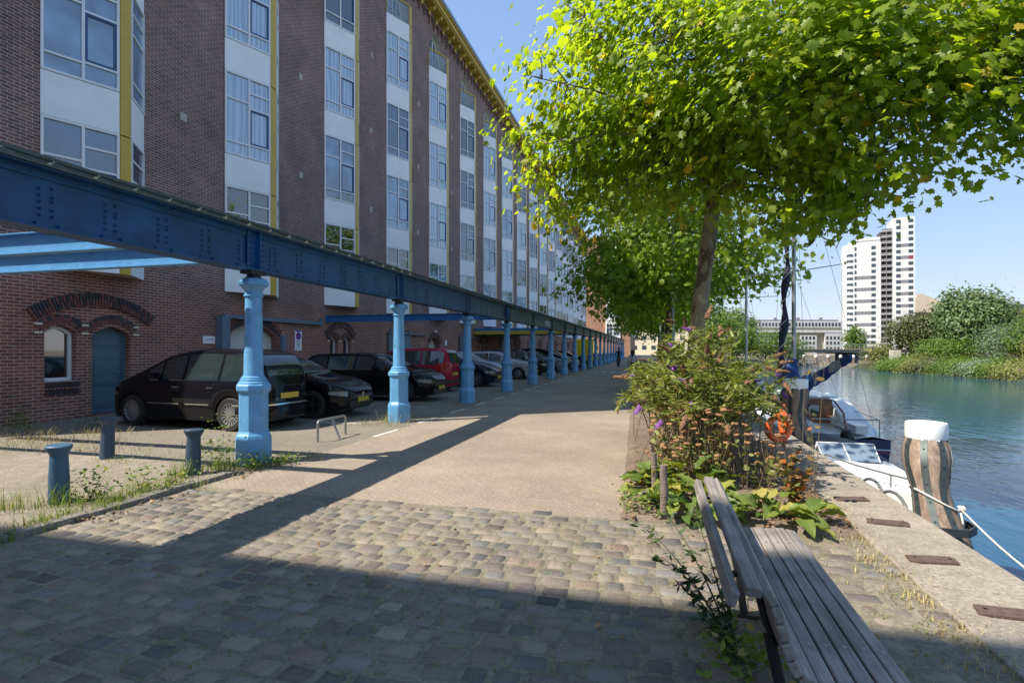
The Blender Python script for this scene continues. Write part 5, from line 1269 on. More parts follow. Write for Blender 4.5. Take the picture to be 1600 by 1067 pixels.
# long white terrace
lw = thing('white_terrace', (33.5,216,0), 'long low white apartment terrace beyond the bridge, left of the tower', 'building', rz=math.atan2(8.7,33))
b = MB(); b.box(0,0,-1,33.6,10,9.6,0); b.box(0,-.4,9.61,33.6,10.3,12.0,1); b.box(.4,1,12.01,33,9,12.6,2)
b.build('wall', [M['tbeige'],M['twhite'],M['tgrey']], lw)
b = MB()
for x0,x1,z0,z1 in ((3.,11,1.2,7.0),(12.5,16.5,0,7),(18,24,0,6.8),(27,33,.5,8)): b.box(x0,-.9,z0,x1,-.01,z1)
for z in (7.8,): b.box(1,-1.0,z,33.4,-.02,z+.9)
b.build('balconies', M['twhite'], lw)
for i in range(27):
    w_ = MB().box(.5+i*1.22,-.46,10.1,1.2+i*1.22,-.41,11.4).build('window', M['tglass'], lw)
k = 0
for x0,x1 in ((3.,11),(12.5,16.5),(18,24),(27,33)):
    x = x0+.5
    while x < x1-.8:
        for z in (1.4,3.4,5.3): MB().box(x,-.96,z,x+.7,-.91,z+1.1).build('window', M['tglass'], lw)
        x += 1.35
for i in range(4): MB().box(2+i*8.5,3,12.61,2.8+i*8.5,4,13.5).build('chimney', M['tgrey'], lw)
wb2 = thing('white_block', (20.6,205,0), 'white block with sloping roof line beside the trees, left of the terrace', 'building', rz=math.atan2(8.1,31))
b = MB(); b.box(0,0,-1,10.2,9,10.0,0); b.prism([(0,.2,10.01),(10.2,.2,10.01),(10.2,.2,14.6),(0,.2,12.4)],(0,8,0),0); b.box(10.3,.5,-1,13.2,10,11.8,0); b.build('wall',[M['twhite']],wb2)
for x in (1.2,3.9,6.6,8.4):
    for z in (1.2,4.2,7.4,10.6): MB().box(x,-.06,z,x+1.4,-.005,z+1.4).build('window',M['tglass'],wb2)
for z in (2.9,6.0): MB().box(.3,-1.0,z,9.6,-.07,z+.7).build('balcony',M['tgrey'],wb2)
for x in (2.,5.): MB().box(x,3,13.6,x+1,4,15.4).build('chimney',M['tgrey'],wb2)
# tan building, red brick slab, street end
tb2 = thing('tan_building', (136,348,0), 'pale building with shallow tan pyramid roof right of the tower', 'building', rz=.26)
b = MB(); b.box(0,0,0,34,16,22); b.build('wall',M['tbeige'],tb2)
b = MB(); b.add([(-1,-1,22.1),(31,-1,22.1),(31,17,22.1),(-1,17,22.1),(9,6,33),(12,6,33)],[(0,1,5,4),(1,2,5),(2,3,4,5),(3,0,4),(0,3,2,1)]); b.build('roof',mat('tan_roof',(.33,.27,.2),.8),tb2)
for i in range(9):
    for z in (13,18): MB().box(1.5+i*3.4,-.1,z,3.3+i*3.4,-.01,z+1.7).build('window',M['tglass'],tb2)
rb2 = thing('red_building', (87,166,0), 'red brick flats with white bands above the trees at the right edge', 'building', rz=.5)
b = MB()
for i in range(4): b.box(0,0,i*3.3,26,12,i*3.3+1.7,0); b.box(.3,.3,i*3.3+1.71,25.7,11.7,i*3.3+3.29,1)
b.build('wall',[mat('red_band',(.42,.10,.05),.8),M['tglass']],rb2)
st = thing('cream_block', (-8,172,0), 'cream block with dark windows closing the street beyond the brick wing', 'building')
b = MB(); b.box(0,0,0,26,10,7.6); b.build('wall',mat('cream_render',(.62,.56,.42),.8),st)
for i in range(9):
    for z in (1.6,4.6): MB().box(1+i*2.8,-.06,z,2.3+i*2.8,-.01,z+1.2).build('window',M['tglass'],st)
# bridge
br = thing('bridge', (22,128,0), 'low concrete bridge with thin railing crossing the canal in front of the tower', 'bridge', rz=.14)
M['bconc'] = mat('bridge_concrete', (.25,.21,.17), .85, var=.2, vs=1.)
b = MB(); b.box(0,0,.95,62,7,1.55,0); b.box(0,-.3,1.56,62,0,1.75,0); b.build('deck',[M['bconc']],br)
for x in (8.,20.,): MB().box(x,.5,-2,x+1.2,6.5,.94).build('pier',M['bconc'],br)
b = MB().box(18,1,-2,28,6.5,.93); b.build('abutment',mat('dark_abutment',(.09,.085,.08),.9),br)
b = MB()
for i in range(62): b.tube([(i,-.15,1.75),(i,-.15,2.7)],.03,4)
b.box(0,-.18,2.66,62,-.12,2.74); b.box(0,-.17,2.2,62,-.13,2.25); b.build('railing',M['lampgrey'],br)
# floating jetty with white-topped piles
jt = thing('jetty', (20.5,98,-1), 'low pale jetty with a row of posts in front of the bridge', 'jetty', rz=-.30)
MB().box(0,0,-.2,17,.9,.42).build('deck',M['conc'],jt)
for i in range(10):
    b = MB(); b.lathe([(.22,-.5),(.22,1.35)],10,(0,0,0),0); b.lathe([(.25,1.36),(.24,1.62),(.05,1.75)],10,(0,0,0),1); b.build('post',[M['pilewood'],M['capwhite']],jt,smooth=40,loc=(.8+i*1.75,2.6,0))
o = MB().box(-.5,-.5,0,.5,.5,2.5).build('stone_pillar',M['stone'],loc=(28.7,77.5,-1.0),bevel=.06); tag(o,'pale stone pillar at the tip of the far bank','pillar')

# =================================================================== TREES AND PLANTS
M['bark'] = bpy.data.materials.new('plane_bark'); M['bark'].use_nodes = True
nt = M['bark'].node_tree; p = nt.nodes['Principled BSDF']; p.inputs['Roughness'].default_value = .85
g_ = N(nt,'NewGeometry'); mp = N(nt,'Mapping'); mp.inputs['Scale'].default_value = (1,1,.55); nt.links.new(g_.outputs['Position'],mp.inputs[0])
n = N(nt,'TexNoise',_Scale=4.5,_Detail=3.,_Distortion=.6); nt.links.new(mp.outputs[0],n.inputs['Vector']); r = N(nt,'ValToRGB'); r.color_ramp.interpolation = 'CONSTANT'
e = r.color_ramp.elements; e[0].color = (.10,.07,.05,1); e[1].color = (.23,.19,.12,1); e[1].position = .44; x = e.new(.58); x.color = (.33,.29,.19,1)
nt.links.new(n.outputs['Fac'],r.inputs[0]); nt.links.new(r.outputs[0],p.inputs['Base Color'])
bp = N(nt,'Bump',_Strength=.6,_Distance=.03); nt.links.new(n.outputs['Fac'],bp.inputs['Height']); nt.links.new(bp.outputs[0],p.inputs['Normal'])
M['twig'] = mat('twig_bark', (.11,.085,.06), .85)
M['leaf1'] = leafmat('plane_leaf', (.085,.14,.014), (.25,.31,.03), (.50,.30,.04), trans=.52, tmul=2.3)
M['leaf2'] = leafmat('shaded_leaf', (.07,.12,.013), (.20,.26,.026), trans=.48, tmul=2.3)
M['leaf_w'] = leafmat('willow_leaf', (.06,.10,.03), (.15,.21,.08), trans=.25, tmul=1.2)
M['leaf_d'] = leafmat('brown_green_leaf', (.05,.065,.02), (.11,.12,.035), trans=.25, tmul=1.2)
M['leaf_b'] = leafmat('bright_leaf', (.05,.10,.012), (.14,.21,.025), trans=.35, tmul=1.6)
M['leaf_g'] = leafmat('grey_leaf', (.08,.13,.07), (.17,.23,.13), trans=.2, tmul=1.)
M['leaf_y'] = leafmat('yellowing_leaf', (.09,.12,.03), (.23,.23,.06), trans=.3, tmul=1.2)
def ell_points(rs, ells, n):
    vol = np.array([e[1][0]*e[1][1]*e[1][2]*(e[2] if len(e) > 2 else 1) for e in ells]); vol = vol/vol.sum(); out = []
    for e,k in zip(ells, rs.multinomial(n, vol)):
        d = rs.normal(size=(k,3)); d /= np.linalg.norm(d,axis=1,keepdims=True); r_ = rs.rand(k,1)**(1/2.6)
        out.append(np.array(e[0]) + d*r_*np.array(e[1]))
    return np.concatenate(out)
def tree(name, loc, lab, ells, trunkpts, trad, nclu, per, lsize, T, lm, group=None, seed=1, cs=(.36,.36,.2), bark='bark', limbs=9, cat='tree', twigs=True, up=.55, keep=None, sun=.35):
    rs = np.random.RandomState(seed); t = thing(name, loc, lab, cat, group)
    C = ell_points(rs, ells, nclu)
    if keep is not None: C = C[keep(C)]
    nclu = len(C); sc = rs.uniform(.75,1.3,(nclu,1))
    P = (C[:,None,:] + rs.normal(size=(nclu,per,3))*np.array(cs)*sc[:,None,:]).reshape(-1,3)
    ctr = np.mean([e[0] for e in ells],axis=0); out = P - ctr; out /= np.maximum(np.linalg.norm(out,axis=1,keepdims=True),.1)
    Nn = np.array([0,0,1.])*up*.5 + np.array(SUN)*sun*.8 + out*.7 + rs.normal(size=P.shape)*.48
    D = out*.5 + np.array([0,0,-.55]) + rs.normal(size=P.shape)*.6
    S = lsize*rs.uniform(.45,1.3,len(P)); tint = np.clip(np.repeat(rs.rand(nclu)*.5,per) + rs.rand(len(P))*.5,0,1)
    leaves('crown', P, Nn, S, T, lm, t, D, tint, rs)
    if trunkpts:
        b = MB(); tp = [Vector(q) for q in trunkpts]; b.tube(tp, trad, 14)
        top = tp[-1]; mains = C[rs.choice(nclu, limbs, replace=False)]; nodes = []
        for i,m_ in enumerate(mains):
            s0 = tp[-1 - (i % 3) if len(tp) > 5 else -1]; m_ = Vector(m_); mid = s0.lerp(m_,.5) + Vector((rs.normal()*.2,rs.normal()*.2,.35)); pts = []
            for f in np.linspace(0,1,9): pts.append(s0*(1-f)**2 + mid*2*f*(1-f) + m_*f*f)
            b.tube(pts, [trad[-1]*.62*(1-f*.8) for f in np.linspace(0,1,9)], 7); nodes += pts[2:]
        b.build('trunk', M[bark], t, smooth=180)
        if twigs:
            NA = np.array([tuple(q) for q in nodes]); b = MB()
            for c in C:
                j = np.argmin(np.linalg.norm(NA-c,axis=1)); a = Vector(NA[j]); c_ = Vector(c); mid = a.lerp(c_,.5)+Vector((rs.normal()*.12,rs.normal()*.12,.12))
                if (c_-a).length < 1.1: b.tube([a,mid,c_],[.014,.010,.005],4,cap=False)
            b.build('twigs', M['twig'], t, fix=False, smooth=180)
    return t
G1 = 'plane trees in a row along the quay'
# near plane tree; crown reaches over the road to the left and over the water to the right
def keepnear(C):   # hanging lower edge of the crown as the wind and pruning left it
    return C[:,2] > 3.35
tree('plane_tree', (.7,11.6,0), 'nearest plane tree with mottled leaning trunk and huge sunlit crown over the quay',
     [((-1.5,-1.4,6.2),(1.9,1.9,2.2),1.0),((.4,.4,8.4),(3.4,2.6,3.2),.30),((1.6,-2.0,6.3),(2.2,1.9,1.8),1.3),((3.0,-2.6,5.9),(1.8,1.5,1.5),1.3),((4.1,-2.8,5.6),(1.5,1.2,1.3),1.2),((3.4,-2.5,4.35),(1.5,1.0,.5),1.6),((4.6,-2.9,4.6),(1.0,.7,.45),1.3),((-.6,-.6,5.3),(1.6,1.7,1.2),1.2),((1.5,-1.0,4.5),(1.4,1.4,.9),1.1),((2.0,-1.7,3.9),(1.1,.8,.45),1.2),((-2.3,-1.6,5.0),(1.0,1.0,1.2),1.)],
     [(0,0,-.1),(.02,-.02,.6),(.08,-.03,1.8),(.22,-.05,3.0),(.36,-.1,4.1),(.42,-.2,4.7),(.5,-.3,5.6),(.6,-.5,7.5)],[.20,.165,.155,.15,.145,.135,.11,.07],
     860,36,.145,T_PLANE,M['leaf1'],G1,5,(.30,.30,.17),limbs=26,keep=keepnear,sun=.55)
for i,(x,y,r_,lab) in enumerate([(.45,22.5,4.1,'second plane tree of the row, dark crown behind the lamp post'),(.4,33.,4.3,'third plane tree of the row, its crown over the far columns'),(.5,44.,4.4,'fourth plane tree of the row in shade'),(.3,56.,4.5,'fifth plane tree of the row beside the far street'),(.3,70.,4.5,'last plane tree of the row before the street end')]):
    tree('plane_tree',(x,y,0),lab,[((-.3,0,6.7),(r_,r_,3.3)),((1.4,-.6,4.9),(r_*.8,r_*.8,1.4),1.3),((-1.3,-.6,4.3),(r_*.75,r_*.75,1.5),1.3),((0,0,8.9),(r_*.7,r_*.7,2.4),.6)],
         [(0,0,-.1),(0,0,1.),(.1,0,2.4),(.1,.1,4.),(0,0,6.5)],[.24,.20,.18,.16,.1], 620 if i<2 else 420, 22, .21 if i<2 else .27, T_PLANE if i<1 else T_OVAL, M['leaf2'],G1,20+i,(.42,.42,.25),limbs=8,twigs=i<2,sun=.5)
# far bank
G2 = 'trees and shrubs on the far bank'
def shrub(name, x, y, z, ells, lab, lm, n, per, ls, seed, T=T_OVAL, trunk=None, cs=(.5,.5,.4), bark='twig', group=G2, cat='shrub', up=.55):
    return tree(name,(x,y,z),lab,ells,trunk or [(0,0,-.2),(0,0,.5),(0,.05,1.)],[.12,.10,.06] if not trunk else [.35,.3,.2,.14][:len(trunk)],n,per,ls,T,M[lm],group,seed,cs,bark=bark,limbs=6,cat=cat,twigs=False,up=up)
shrub('willow_tree',37.5,79.5,0,[((0,0,4.4),(4.4,4.2,4.2)),((-2.0,-1,3.6),(2.8,3.,2.9)),((2.4,-1,4.2),(2.4,3,3.2)),((-1.5,0,7.2),(1.8,2,1.4)),((1.6,0,6.9),(1.9,2,1.5))],'large grey green willow on the far bank','leaf_w',1100,26,.36,41,T_OVAL,[(0,0,-.2),(0,0,1.5),(.2,0,3.),(.2,0,5.)],(.5,.5,.65),cat='tree',up=.3)
shrub('thorn_tree',31.8,80.8,0,[((0,0,3.9),(2.9,2.6,2.3)),((-1.6,0,3.2),(1.6,1.6,1.0)),((1,0,5.2),(1.4,1.4,1.3))],'brownish green tree in front of the tower foot','leaf_d',330,20,.26,42,T_OVAL,[(0,0,-.2),(0,0,1.2),(.1,0,2.2),(.1,0,3.4)],(.5,.5,.25),cat='tree')
shrub('silver_shrub',36.2,70.5,0,[((0,0,2.2),(2.6,2.2,2.2))],'pale silvery shrub in front of the willow','leaf_g',260,20,.24,43,T_LANCE)
shrub('green_shrub',38.2,68.,0,[((0,0,2.6),(3.,2.4,2.4)),((2,0,3.),(2.4,2,2.2))],'bright green bushy tree right of the silvery shrub','leaf_b',420,22,.25,44)
shrub('ash_tree',53,94,0,[((0,0,4.2),(3.4,3,3.6)),((3.4,0,3.4),(3,3,3.))],'light green tree standing behind the willow at the right','leaf_b',330,20,.34,45,T_OVAL,[(0,0,-.2),(0,0,1.5),(0,0,3.),(0,0,5.)],cat='tree')
shrub('elder_shrub',36.4,62.,0,[((0,0,2.0),(2.6,2.0,1.8))],'yellow tinged rounded shrub at the right edge of the photo','leaf_y',300,20,.22,46)
shrub('reed_bush',28.9,82.5,-.5,[((0,0,1.3),(2.0,1.6,1.4)),((1.8,0,1.1),(1.6,1.4,1.1))],'yellow green bush at the tip of the far bank','leaf_y',260,20,.2,47)
shrub('green_shrub',32.0,75.,0,[((0,0,1.3),(2.2,1.8,1.4)),((1.8,0,1.5),(1.8,1.5,1.3))],'green shrub between the stone pillar and the willow','leaf_b',330,20,.22,48)
bb = MB(); pl = [(38,-60),(33,30),(29.3,54.5),(27.5,86),(34,95),(44,125)]
for (xa,ya),(xb,yb) in zip(pl[:-1],pl[1:]): bb.add([(xa+.6,ya,.03),(xb+.6,yb,.03),(xb-1.1,yb,-1.05),(xa-1.1,ya,-1.05)],[(0,1,2,3)])
pl = [(2.4,84),(19,92),(24,125),(20,165)]
for (xa,ya),(xb,yb) in zip(pl[:-1],pl[1:]): bb.add([(xa-.3,ya+.5,.03),(xb-.3,yb+.5,.03),(xb+1.,yb-.8,-1.05),(xa+1.,ya-.8,-1.05)],[(0,1,2,3)])
M['bank'] = groundmat('dark_bank', [(.02,.03,.01), (.06,.07,.025)], 'n')
tag(bb.build('riverbank', M['bank'], fix=False), kind='structure')
rs_ = np.random.RandomState(3); LM = ['leaf_b','leaf_b','leaf_y','leaf_d','leaf_b','leaf_b','leaf_g','leaf_b','leaf_y']
bl = ['low green bramble mound right of the turquoise boat','low green bramble mound below the willow, left half','yellowish mound below the willow, right of the green one','dark low mound at the waterline under the willow','green mound under the silvery shrub','green mound at the waterline under the bright tree','pale mound near the right end of the bank','green mound before the yellow tinged shrub','last straw green mound at the right frame edge']
for i in range(9):
    f = i/8; x = 27.1 + 1.9*f + .5*rs_.rand(); y = 76.5 - 21.*f
    shrub('bramble_mound',x+.4,y,-.95,[((0,0,.5),(1.4,2.6,.80)),((1.8,1,.9),(1.7,2.2,.8))],bl[i],LM[i],300,20,.18,60+i,T_OVAL,cs=(.35,.35,.25),cat='shrub')
shrub('green_shrub',17.2,96.,0,[((0,0,2.4),(3.6,2.4,2.5)),((3.4,0,2.),(3.,2.2,2.2)),((-4,0,3.),(3.,2.4,3.))],'round green shrubs on the bank left of the bridge','leaf_b',420,22,.28,49,group=None)
shrub('lime_tree',14.,110.,0,[((0,0,5.),(4.4,3.8,4.4))],'green tree in front of the white terrace, behind the yacht mast','leaf_b',330,20,.4,50,T_OVAL,[(0,0,-.2),(0,0,1.5),(0,0,3.),(0,0,5.)],group=None,cat='tree')
shrub('lime_tree',9.,90.,0,[((0,0,4.2),(3.6,3.2,3.6))],'round green tree left of the white block','leaf_b',330,20,.34,51,T_OVAL,[(0,0,-.2),(0,0,1.5),(0,0,3.),(0,0,5.)],group=None,cat='tree')
shrub('lime_tree',64,205,0,[((0,0,5.),(3.6,3.2,4.6))],'narrow green tree between terrace and tower','leaf_b',160,18,.6,52,T_OVAL,[(0,0,-.2),(0,0,1.5),(0,0,3.),(0,0,5.)],group=None,cat='tree')

# flowering bush (buddleia habit): arching stems, lance leaves, long spikes
rs = np.random.RandomState(77)
bush = thing('butterfly_bush', (.65,8.1,0), 'big arching butterfly bush with purple and dried brown flower spikes', 'bush')
M['leafB'] = leafmat('bush_leaf', (.08,.12,.025), (.24,.27,.07), (.40,.27,.09), trans=.35, tmul=1.3)
M['stem'] = mat('stem_brown', (.20,.15,.08), .8); M['purple'] = mat('purple_flower', (.22,.08,.33), .8, var=.4, vs=60); M['brownfl'] = mat('dried_flower', (.20,.105,.055), .9, var=.5, vs=60)
b = MB(); LP, LN, LD, LT = [], [], [], []; tips = []
def stem(b, base, tip, bow, r0):
    pts = []
    for f in np.linspace(0,1,9): pts.append(base*(1-f) + tip*f + np.array([0,0,bow*4*f*(1-f)]))
    b.tube(pts, [r0*(1-.75*f) for f in np.linspace(0,1,9)], 4, cap=False); return pts
for i in range(340):
    a = rs.rand()*2*PI; ra = rs.rand()**.5; base = np.array([rs.normal()*.35, rs.uniform(-1.15,2.2), .03])
    ex = np.array([math.cos(a)*ra*1.12, math.sin(a)*ra*2.1, 0]); h_ = (1.98 - .85*ra**2)*rs.uniform(.55,1.04)
    tip = np.array([ex[0],ex[1],h_]) + np.array([base[0]*.3,base[1]*.3,0]); tip[0] = max(tip[0],-1.28)
    pts = stem(b, base, tip, .18+.25*ra, .0065)
    for j in range(30):
        f = rs.uniform(.22,.99)**.8; q = f*8; k = min(7,int(q)); p0 = pts[k]+(pts[k+1]-pts[k])*(q-k)
        d = (pts[k+1]-pts[k]); d = d/np.linalg.norm(d); o_ = rs.normal(size=3); o_ -= d*np.dot(o_,d); o_ /= np.linalg.norm(o_)
        dd = d*.35+o_+np.array([0,0,-.25]); dd /= np.linalg.norm(dd); LP.append(p0+dd*.05); LD.append(dd); LN.append(np.array([0,0,1.])+rs.normal(size=3)*.45); LT.append(min(1,rs.rand()*.8+.35*(1-f)))
    if i % 2 == 0: tips.append((pts[-1],(pts[-1]-pts[-2])))
b.build('stems', M['stem'], bush, fix=False, smooth=180)
leaves('foliage', LP, LN, rs.uniform(.09,.16,len(LP)), T_LANCE, M['leafB'], bush, LD, np.array(LT), rs)
def spike_mesh(name, m, curve):
    b = MB(); n = 7; seg = 9; vs = []
    for i in range(seg+1):
        f = i/seg; c = np.array([f, 0, -curve*f*f]); r_ = .17*(1-f)**.6*(.75+.25*(i%2)) + .012
        for k in range(n):
            q = 2*PI*k/n+i*.4; vs.append((c[0]+.03*math.sin(k*3+i), c[1]+r_*math.cos(q)*(1+.25*math.sin(5*k+i*2)), c[2]+r_*math.sin(q)*(1+.25*math.cos(3*k+i*2))))
    b.add(vs,[(i*n+k,i*n+(k+1)%n,(i+1)*n+(k+1)%n,(i+1)*n+k) for i in range(seg) for k in range(n)]+[tuple(range(n))])
    rr = np.random.RandomState(5)
    for i in range(70):
        f = rr.rand(); q = rr.rand()*2*PI; r_ = .17*(1-f)**.6+.02; c = Vector((f,r_*math.cos(q),-curve*f*f+r_*math.sin(q))); s_ = .035
        b.add([c+Vector((-s_,0,s_)),c+Vector((s_,s_,0)),c+Vector((s_,-s_,s_))],[(0,1,2)])
    o = b.build(name, m, fix=False); me = o.data; bpy.data.objects.remove(o); return me
SP = [spike_mesh('flower_spike',M['purple'],.15),spike_mesh('flower_spike',M['brownfl'],.35),spike_mesh('flower_spike',M['brownfl'],.1)]
for i,(p0,d) in enumerate(tips[:96]):
    o = bpy.data.objects.new('flower_spike', SP[0 if rs.rand()<.24 else 1+i%2]); COL.objects.link(o); o.parent = bush; o.location = p0
    d = d/np.linalg.norm(d) + rs.normal(size=3)*.35; o.rotation_euler = Vector(d).to_track_quat('X','Z').to_euler(); s_ = rs.uniform(.12,.24); o.scale = (s_*(.6 if o.data==SP[0] else 1),s_,s_)
# tan seed heads in front of the bush
def stalks(name, loc, lab, n, spread, hh, headm, hr, seed, leafy=0, lm='leaf_y', cat='plant'):
    rr = np.random.RandomState(seed); t = thing(name, loc, lab, cat); b = MB(); hb = MB(); P_, N_, D_ = [], [], []
    for i in range(n):
        qa = rr.rand()*6.28; qr = rr.rand()**.5; a = np.array([math.cos(qa)*qr*spread[0],math.sin(qa)*qr*spread[1],0]); tp = a*1.25+np.array([rr.normal()*.08,rr.normal()*.08,hh*rr.uniform(.3,1.12)]); pts = stem(b,a,tp,.0,.0042)
        if hr:
            for k in range(5): q = rr.rand()*6.3; c = tp+np.array([math.cos(q)*hr*.55,math.sin(q)*hr*.55,rr.rand()*.012]); hb.lathe([(hr*.2,-.012),(hr*.62,.0),(hr*.45,.012)],6,tuple(c),cap=True)
        for k in range(leafy): f = rr.uniform(.15,.95); c = a+(tp-a)*f; d = rr.normal(size=3); d[2] *= .4; d /= np.linalg.norm(d); P_.append(c+d*.04); D_.append(d); N_.append(np.array([0,0,1.])+rr.normal(size=3)*.6)
    b.build('stems', M['stem'], t, fix=False, smooth=180)
    if hr: hb.build('seed_heads', headm, t)
    if P_: leaves('foliage', P_, N_, rr.uniform(.05,.10,len(P_)), T_OVAL, M[lm], t, D_, None, rr)
    return t
M['tanhead'] = mat('tan_seed_head', (.30,.155,.075), .9, var=.3, vs=40)
M['leaf_r'] = leafmat('rust_leaf', (.10,.12,.03), (.26,.12,.045), (.45,.14,.03), trans=.3, tmul=1.)
stalks('dried_perennial',(.42,6.75,.03),'clump of dry straw stems with tan seed heads in front of the bush',85,(.42,.35),.80,M['tanhead'],.035,8,5)
stalks('dried_perennial',(1.05,6.7,.03),'sparser tan seed heads right of the main clump',35,(.30,.3),.68,M['tanhead'],.032,9,4)
stalks('seedling_shrub',(1.36,6.0,.03),'small upright shrub with rusty green leaves on bare soil',9,(.07,.07),.62,None,0,10,24,'leaf_r')
stalks('dead_stalk',(1.55,7.0,.03),'tall thin dead stalks with a few orange leaves in front of the boats',16,(.26,.75),1.35,None,0,12,3,'leaf_r')
# broad yellow green leaves low in the bed
def broad(loc, lab, n, sx, sy, ls, seed, lm='leafBroad'):
    rr = np.random.RandomState(seed); t = thing('broadleaf_plant', loc, lab, 'plant', 'broad-leaved plants in the bed'); V = []; F = []; tn = []
    nu, nv = 4, 8
    for i in range(n):
        a = rr.rand()*6.28; r_ = rr.rand()**.5; c = np.array([math.cos(a)*r_*sx,math.sin(a)*r_*sy,rr.uniform(.05,.26)*(1.2-r_*.7)]); L = ls*rr.uniform(.6,1.2); dr = np.array([math.cos(a),math.sin(a),0])+rr.normal(size=3)*.35; dr[2] = rr.uniform(.0,.7); dr /= np.linalg.norm(dr)
        sd = np.cross(dr,[0,0,1]); sd /= np.linalg.norm(sd); up = np.cross(sd,dr); o_ = len(V); rl = rr.normal()*.4; sd = sd*math.cos(rl)+up*math.sin(rl); up = np.cross(sd,dr)
        for j in range(nv+1):
            v = j/nv; w_ = L*.30*math.sin(PI*min(1,v**.8*.98+.02))**.7
            for k in range(nu+1): u = k/nu*2-1; V.append(c+dr*L*v+sd*u*w_+up*(L*.18*v-L*.55*v*v+abs(u)*w_*.35+.012*math.sin(v*16+k*2))); tn.append(0)
        tn[-(nu+1)*(nv+1):] = [rr.rand()]*((nu+1)*(nv+1))
        F += [(o_+j*(nu+1)+k,o_+j*(nu+1)+k+1,o_+(j+1)*(nu+1)+k+1,o_+(j+1)*(nu+1)+k) for j in range(nv) for k in range(nu)]
    me = bpy.data.meshes.new('foliage'); me.from_pydata([tuple(v) for v in V],[],F); me.update(); at = me.attributes.new('tint','FLOAT','POINT'); at.data.foreach_set('value',np.array(tn,dtype=np.float32)); me.materials.append(M[lm]); me.shade_smooth()
    o = bpy.data.objects.new('foliage',me); COL.objects.link(o); o.parent = t; return t
M['leafBroad'] = leafmat('broad_leaf', (.07,.13,.03), (.25,.29,.06), (.40,.34,.10), trans=.35, tmul=1.2)
broad((.02,6.2,.03),'broad pale green leaves drooping round the wooden stakes',55,.28,.7,.20,31)
broad((.38,5.55,.03),'broad yellow green leaves behind the bench back',60,.38,.35,.20,32)
broad((1.02,5.35,.03),'broad yellow green leaves sprawling beyond the bench seat',52,.40,.24,.20,33)
broad((.35,6.4,.03),'upright broad leaves under the tan seed heads',50,.45,.35,.23,34)
# self-sown arching sprig beside the bench
rr = np.random.RandomState(9); sp = thing('sprig', (.33,3.15,0), 'dark leafy sprig arching out over the cobbles left of the bench', 'plant'); b = MB(); P_, N_, D_ = [], [], []
for tip,bow in [((-.50,.55,.47),.12),((-.34,.30,.34),.10),((-.30,.75,.50),.10),((-.10,.55,.60),.02),((-.22,.15,.25),.06),((.02,-.35,.12),.05),((.02,.1,.3),.02),((-.12,-.2,.22),.05)]:
    pts = stem(b,np.array([.08,-.15,.01]),np.array(tip),bow,.007)
    for k in range(34):
        f = rr.uniform(.15,1.); q = min(7.99,f*8); i = int(q); c = pts[i]+(pts[i+1]-pts[i])*(q-i); d = rr.normal(size=3); d[2] = d[2]*.5-.2; d /= np.linalg.norm(d); P_.append(c+d*.03); D_.append(d); N_.append(np.array([0,0,1.])+rr.normal(size=3)*.5)
b.build('stems',mat('dark_stem',(.05,.05,.03),.8),sp,fix=False,smooth=180); M['leafS'] = leafmat('sprig_leaf',(.025,.05,.018),(.06,.10,.03),trans=.25,tmul=1.2)
leaves('foliage',P_,N_,rr.uniform(.045,.10,len(P_)),T_LANCE,M['leafS'],sp,D_,None,rr)
# grass and weeds
M['grass'] = leafmat('grass_blade', (.07,.13,.02), (.20,.27,.05), (.40,.33,.13), trans=.3, tmul=1.3); M['straw'] = leafmat('straw_blade', (.30,.25,.12), (.48,.38,.19), trans=.2, tmul=1.)
def blades(name, spots, m, seed):
    rr = np.random.RandomState(seed); V, F, tn = [], [], []
    for x,y,sp_,n,h_ in spots:
        for i in range(n):
            bx, by = x+rr.normal()*sp_, y+rr.normal()*sp_; hh = h_*rr.uniform(.35,1.15); a = rr.rand()*6.28; ln = hh*rr.uniform(.15,.9); w_ = .002+.003*rr.rand(); o_ = len(V); tv = rr.rand()
            for j in range(5):
                f = j/4; cx, cy, cz = bx+math.cos(a)*ln*f*f, by+math.sin(a)*ln*f*f, .01+hh*(f-.28*f*f); ww = w_*(1-f*.9)
                V += [(cx-math.sin(a)*ww,cy+math.cos(a)*ww,cz),(cx+math.sin(a)*ww,cy-math.cos(a)*ww,cz)]; tn += [tv,tv]
            F += [(o_+2*j,o_+2*j+1,o_+2*j+3,o_+2*j+2) for j in range(4)]
    me = bpy.data.meshes.new(name); me.from_pydata(V,[],F); me.update(); at = me.attributes.new('tint','FLOAT','POINT'); at.data.foreach_set('value',np.array(tn,dtype=np.float32)); me.materials.append(m)
    o = bpy.data.objects.new(name,me); COL.objects.link(o); return tag(o,kind='stuff')
sp_ = []
for i in range(26): y = rs.uniform(3.2,5.2); sp_.append((-5.35-.09*max(0,3.6-y)+rs.normal()*.10,y,.05,22,.20))
sp_ += [(-5.85,4.1,.10,120,.38),(-6.1,3.9,.1,80,.38),(-5.6,4.3,.1,90,.34),(-5.45,4.7,.1,60,.3),(-5.62,5.4,.08,110,.40),(-5.5,5.9,.10,110,.42),(-5.3,6.15,.10,70,.2),(-5.2,6.6,.12,60,.14),(-5.0,7.0,.1,50,.16),(-5.1,6.3,.1,60,.18),(-7.4,6.0,.1,50,.16),(-7.1,5.9,.1,30,.12)]
for k in range(0,16): sp_ += [(CX+.15*rs.normal(),CY0+CS*k+.25*rs.normal(),.20,70 if k else 20,.15),(CX+.3,CY0+CS*k+.6,.3,45 if k else 10,.11),(CX-.3,CY0+CS*k-.7,.3,35 if k else 8,.10)]
sp_ += [(-5.35+rs.normal()*.12-.09*max(0,3.6-y_),y_,.07,34,.19) for y_ in np.arange(3.3,5.3,.2)]
blades('grass', sp_, M['grass'], 5)
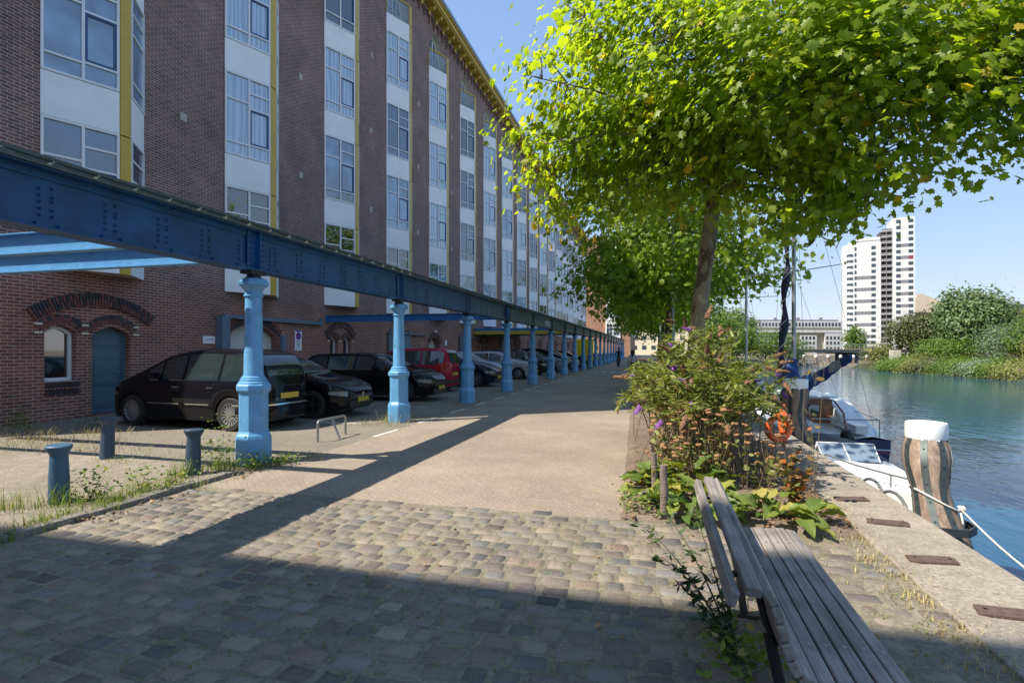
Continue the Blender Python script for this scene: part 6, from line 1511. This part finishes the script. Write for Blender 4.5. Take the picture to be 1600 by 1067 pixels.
st_ = [(CX+rs.normal()*.25,CY0+4.5*k+rs.normal()*.8,.22,45,.15) for k in range(0,12) for _ in range(3)]
st_ += [(rs.uniform(-13,-7.5),rs.uniform(6.2,7.0),.25,14,.14) for _ in range(60)] + [(rs.uniform(-12.6,-9.0),rs.uniform(6.5,8.3),.25,22,.2) for _ in range(44)] + [(rs.uniform(-7.6,-5.5),rs.uniform(5.0,6.6),.15,18,.07) for _ in range(30)]
st_ += [(1.63+rs.normal()*.07,rs.uniform(2.4,5.2),.07,26,.06) for _ in range(34)] + [(rs.uniform(.7,1.7),rs.uniform(2.2,5.2),.04,9,.05) for _ in range(28)] + [(1.72+rs.normal()*.05,rs.uniform(5.2,6.4),.08,24,.07) for _ in range(14)] + [(-5.5,10.7,.16,50,.34),(-5.7,10.8,.1,30,.3)]
blades('dry_grass', st_, M['straw'], 6)
jt_ = [(rs.uniform(-5,1.6),rs.uniform(.9,5.0),.03,7,.028) for _ in range(420)]
blades('joint_grass', jt_, M['grass'], 7)
wd = []
# leafy weeds at kerb and column foot
P_, N_, D_ = [], [], []
for x,y,h_,n in [(-5.62,4.35,.34,160),(-5.50,4.75,.28,120),(-5.2,6.15,.20,200),(-5.0,6.5,.12,120),(-5.45,5.75,.45,150),(-5.5,5.9,.75,110),(-5.35,5.0,.2,90),(-12.2,7.3,.35,130),(-11.6,7.6,.3,110),(-12.6,8.2,.4,160),(-11.2,8.6,.2,60),(-.2,5.45,.22,120),(.45,2.6,.3,130),(.4,2.9,.22,90)]:
    for i in range(n): f = rs.rand(); c = np.array([x+rs.normal()*.10,y+rs.normal()*.10,.03+h_*f]); d = rs.normal(size=3); d[2] = abs(d[2])*.4; d /= np.linalg.norm(d); P_.append(c); D_.append(d); N_.append(np.array([0,0,1.])+rs.normal(size=3)*.5)
o = leaves('weeds',P_,N_,rs.uniform(.025,.06,len(P_)),T_OVAL,M['grass'],None,D_,None,rs); tag(o,kind='stuff')
# fallen leaves and litter of the bed
M['litter'] = leafmat('dead_leaf',(.10,.065,.035),(.30,.17,.08),trans=.1,tmul=1.)
P_ = [(rs.uniform(-.3,1.7),rs.uniform(5.15,9),.05+.01*rs.rand()) for _ in range(900)] + [(rs.uniform(1.0,1.7),rs.uniform(5.4,6.6),.055) for _ in range(400)] + [(rs.uniform(-5.3,-4.9),rs.uniform(3.8,6.4),.03) for _ in range(90)] + [(rs.uniform(-5,2.3),rs.uniform(1.2,5),.034) for _ in range(60)]
o = leaves('fallen_leaves',P_,np.array([0,0,1.])+rs.normal(size=(len(P_),3))*.4,rs.uniform(.02,.06,len(P_)),T_OVAL,M['litter'],None,None,None,rs); tag(o,kind='stuff')
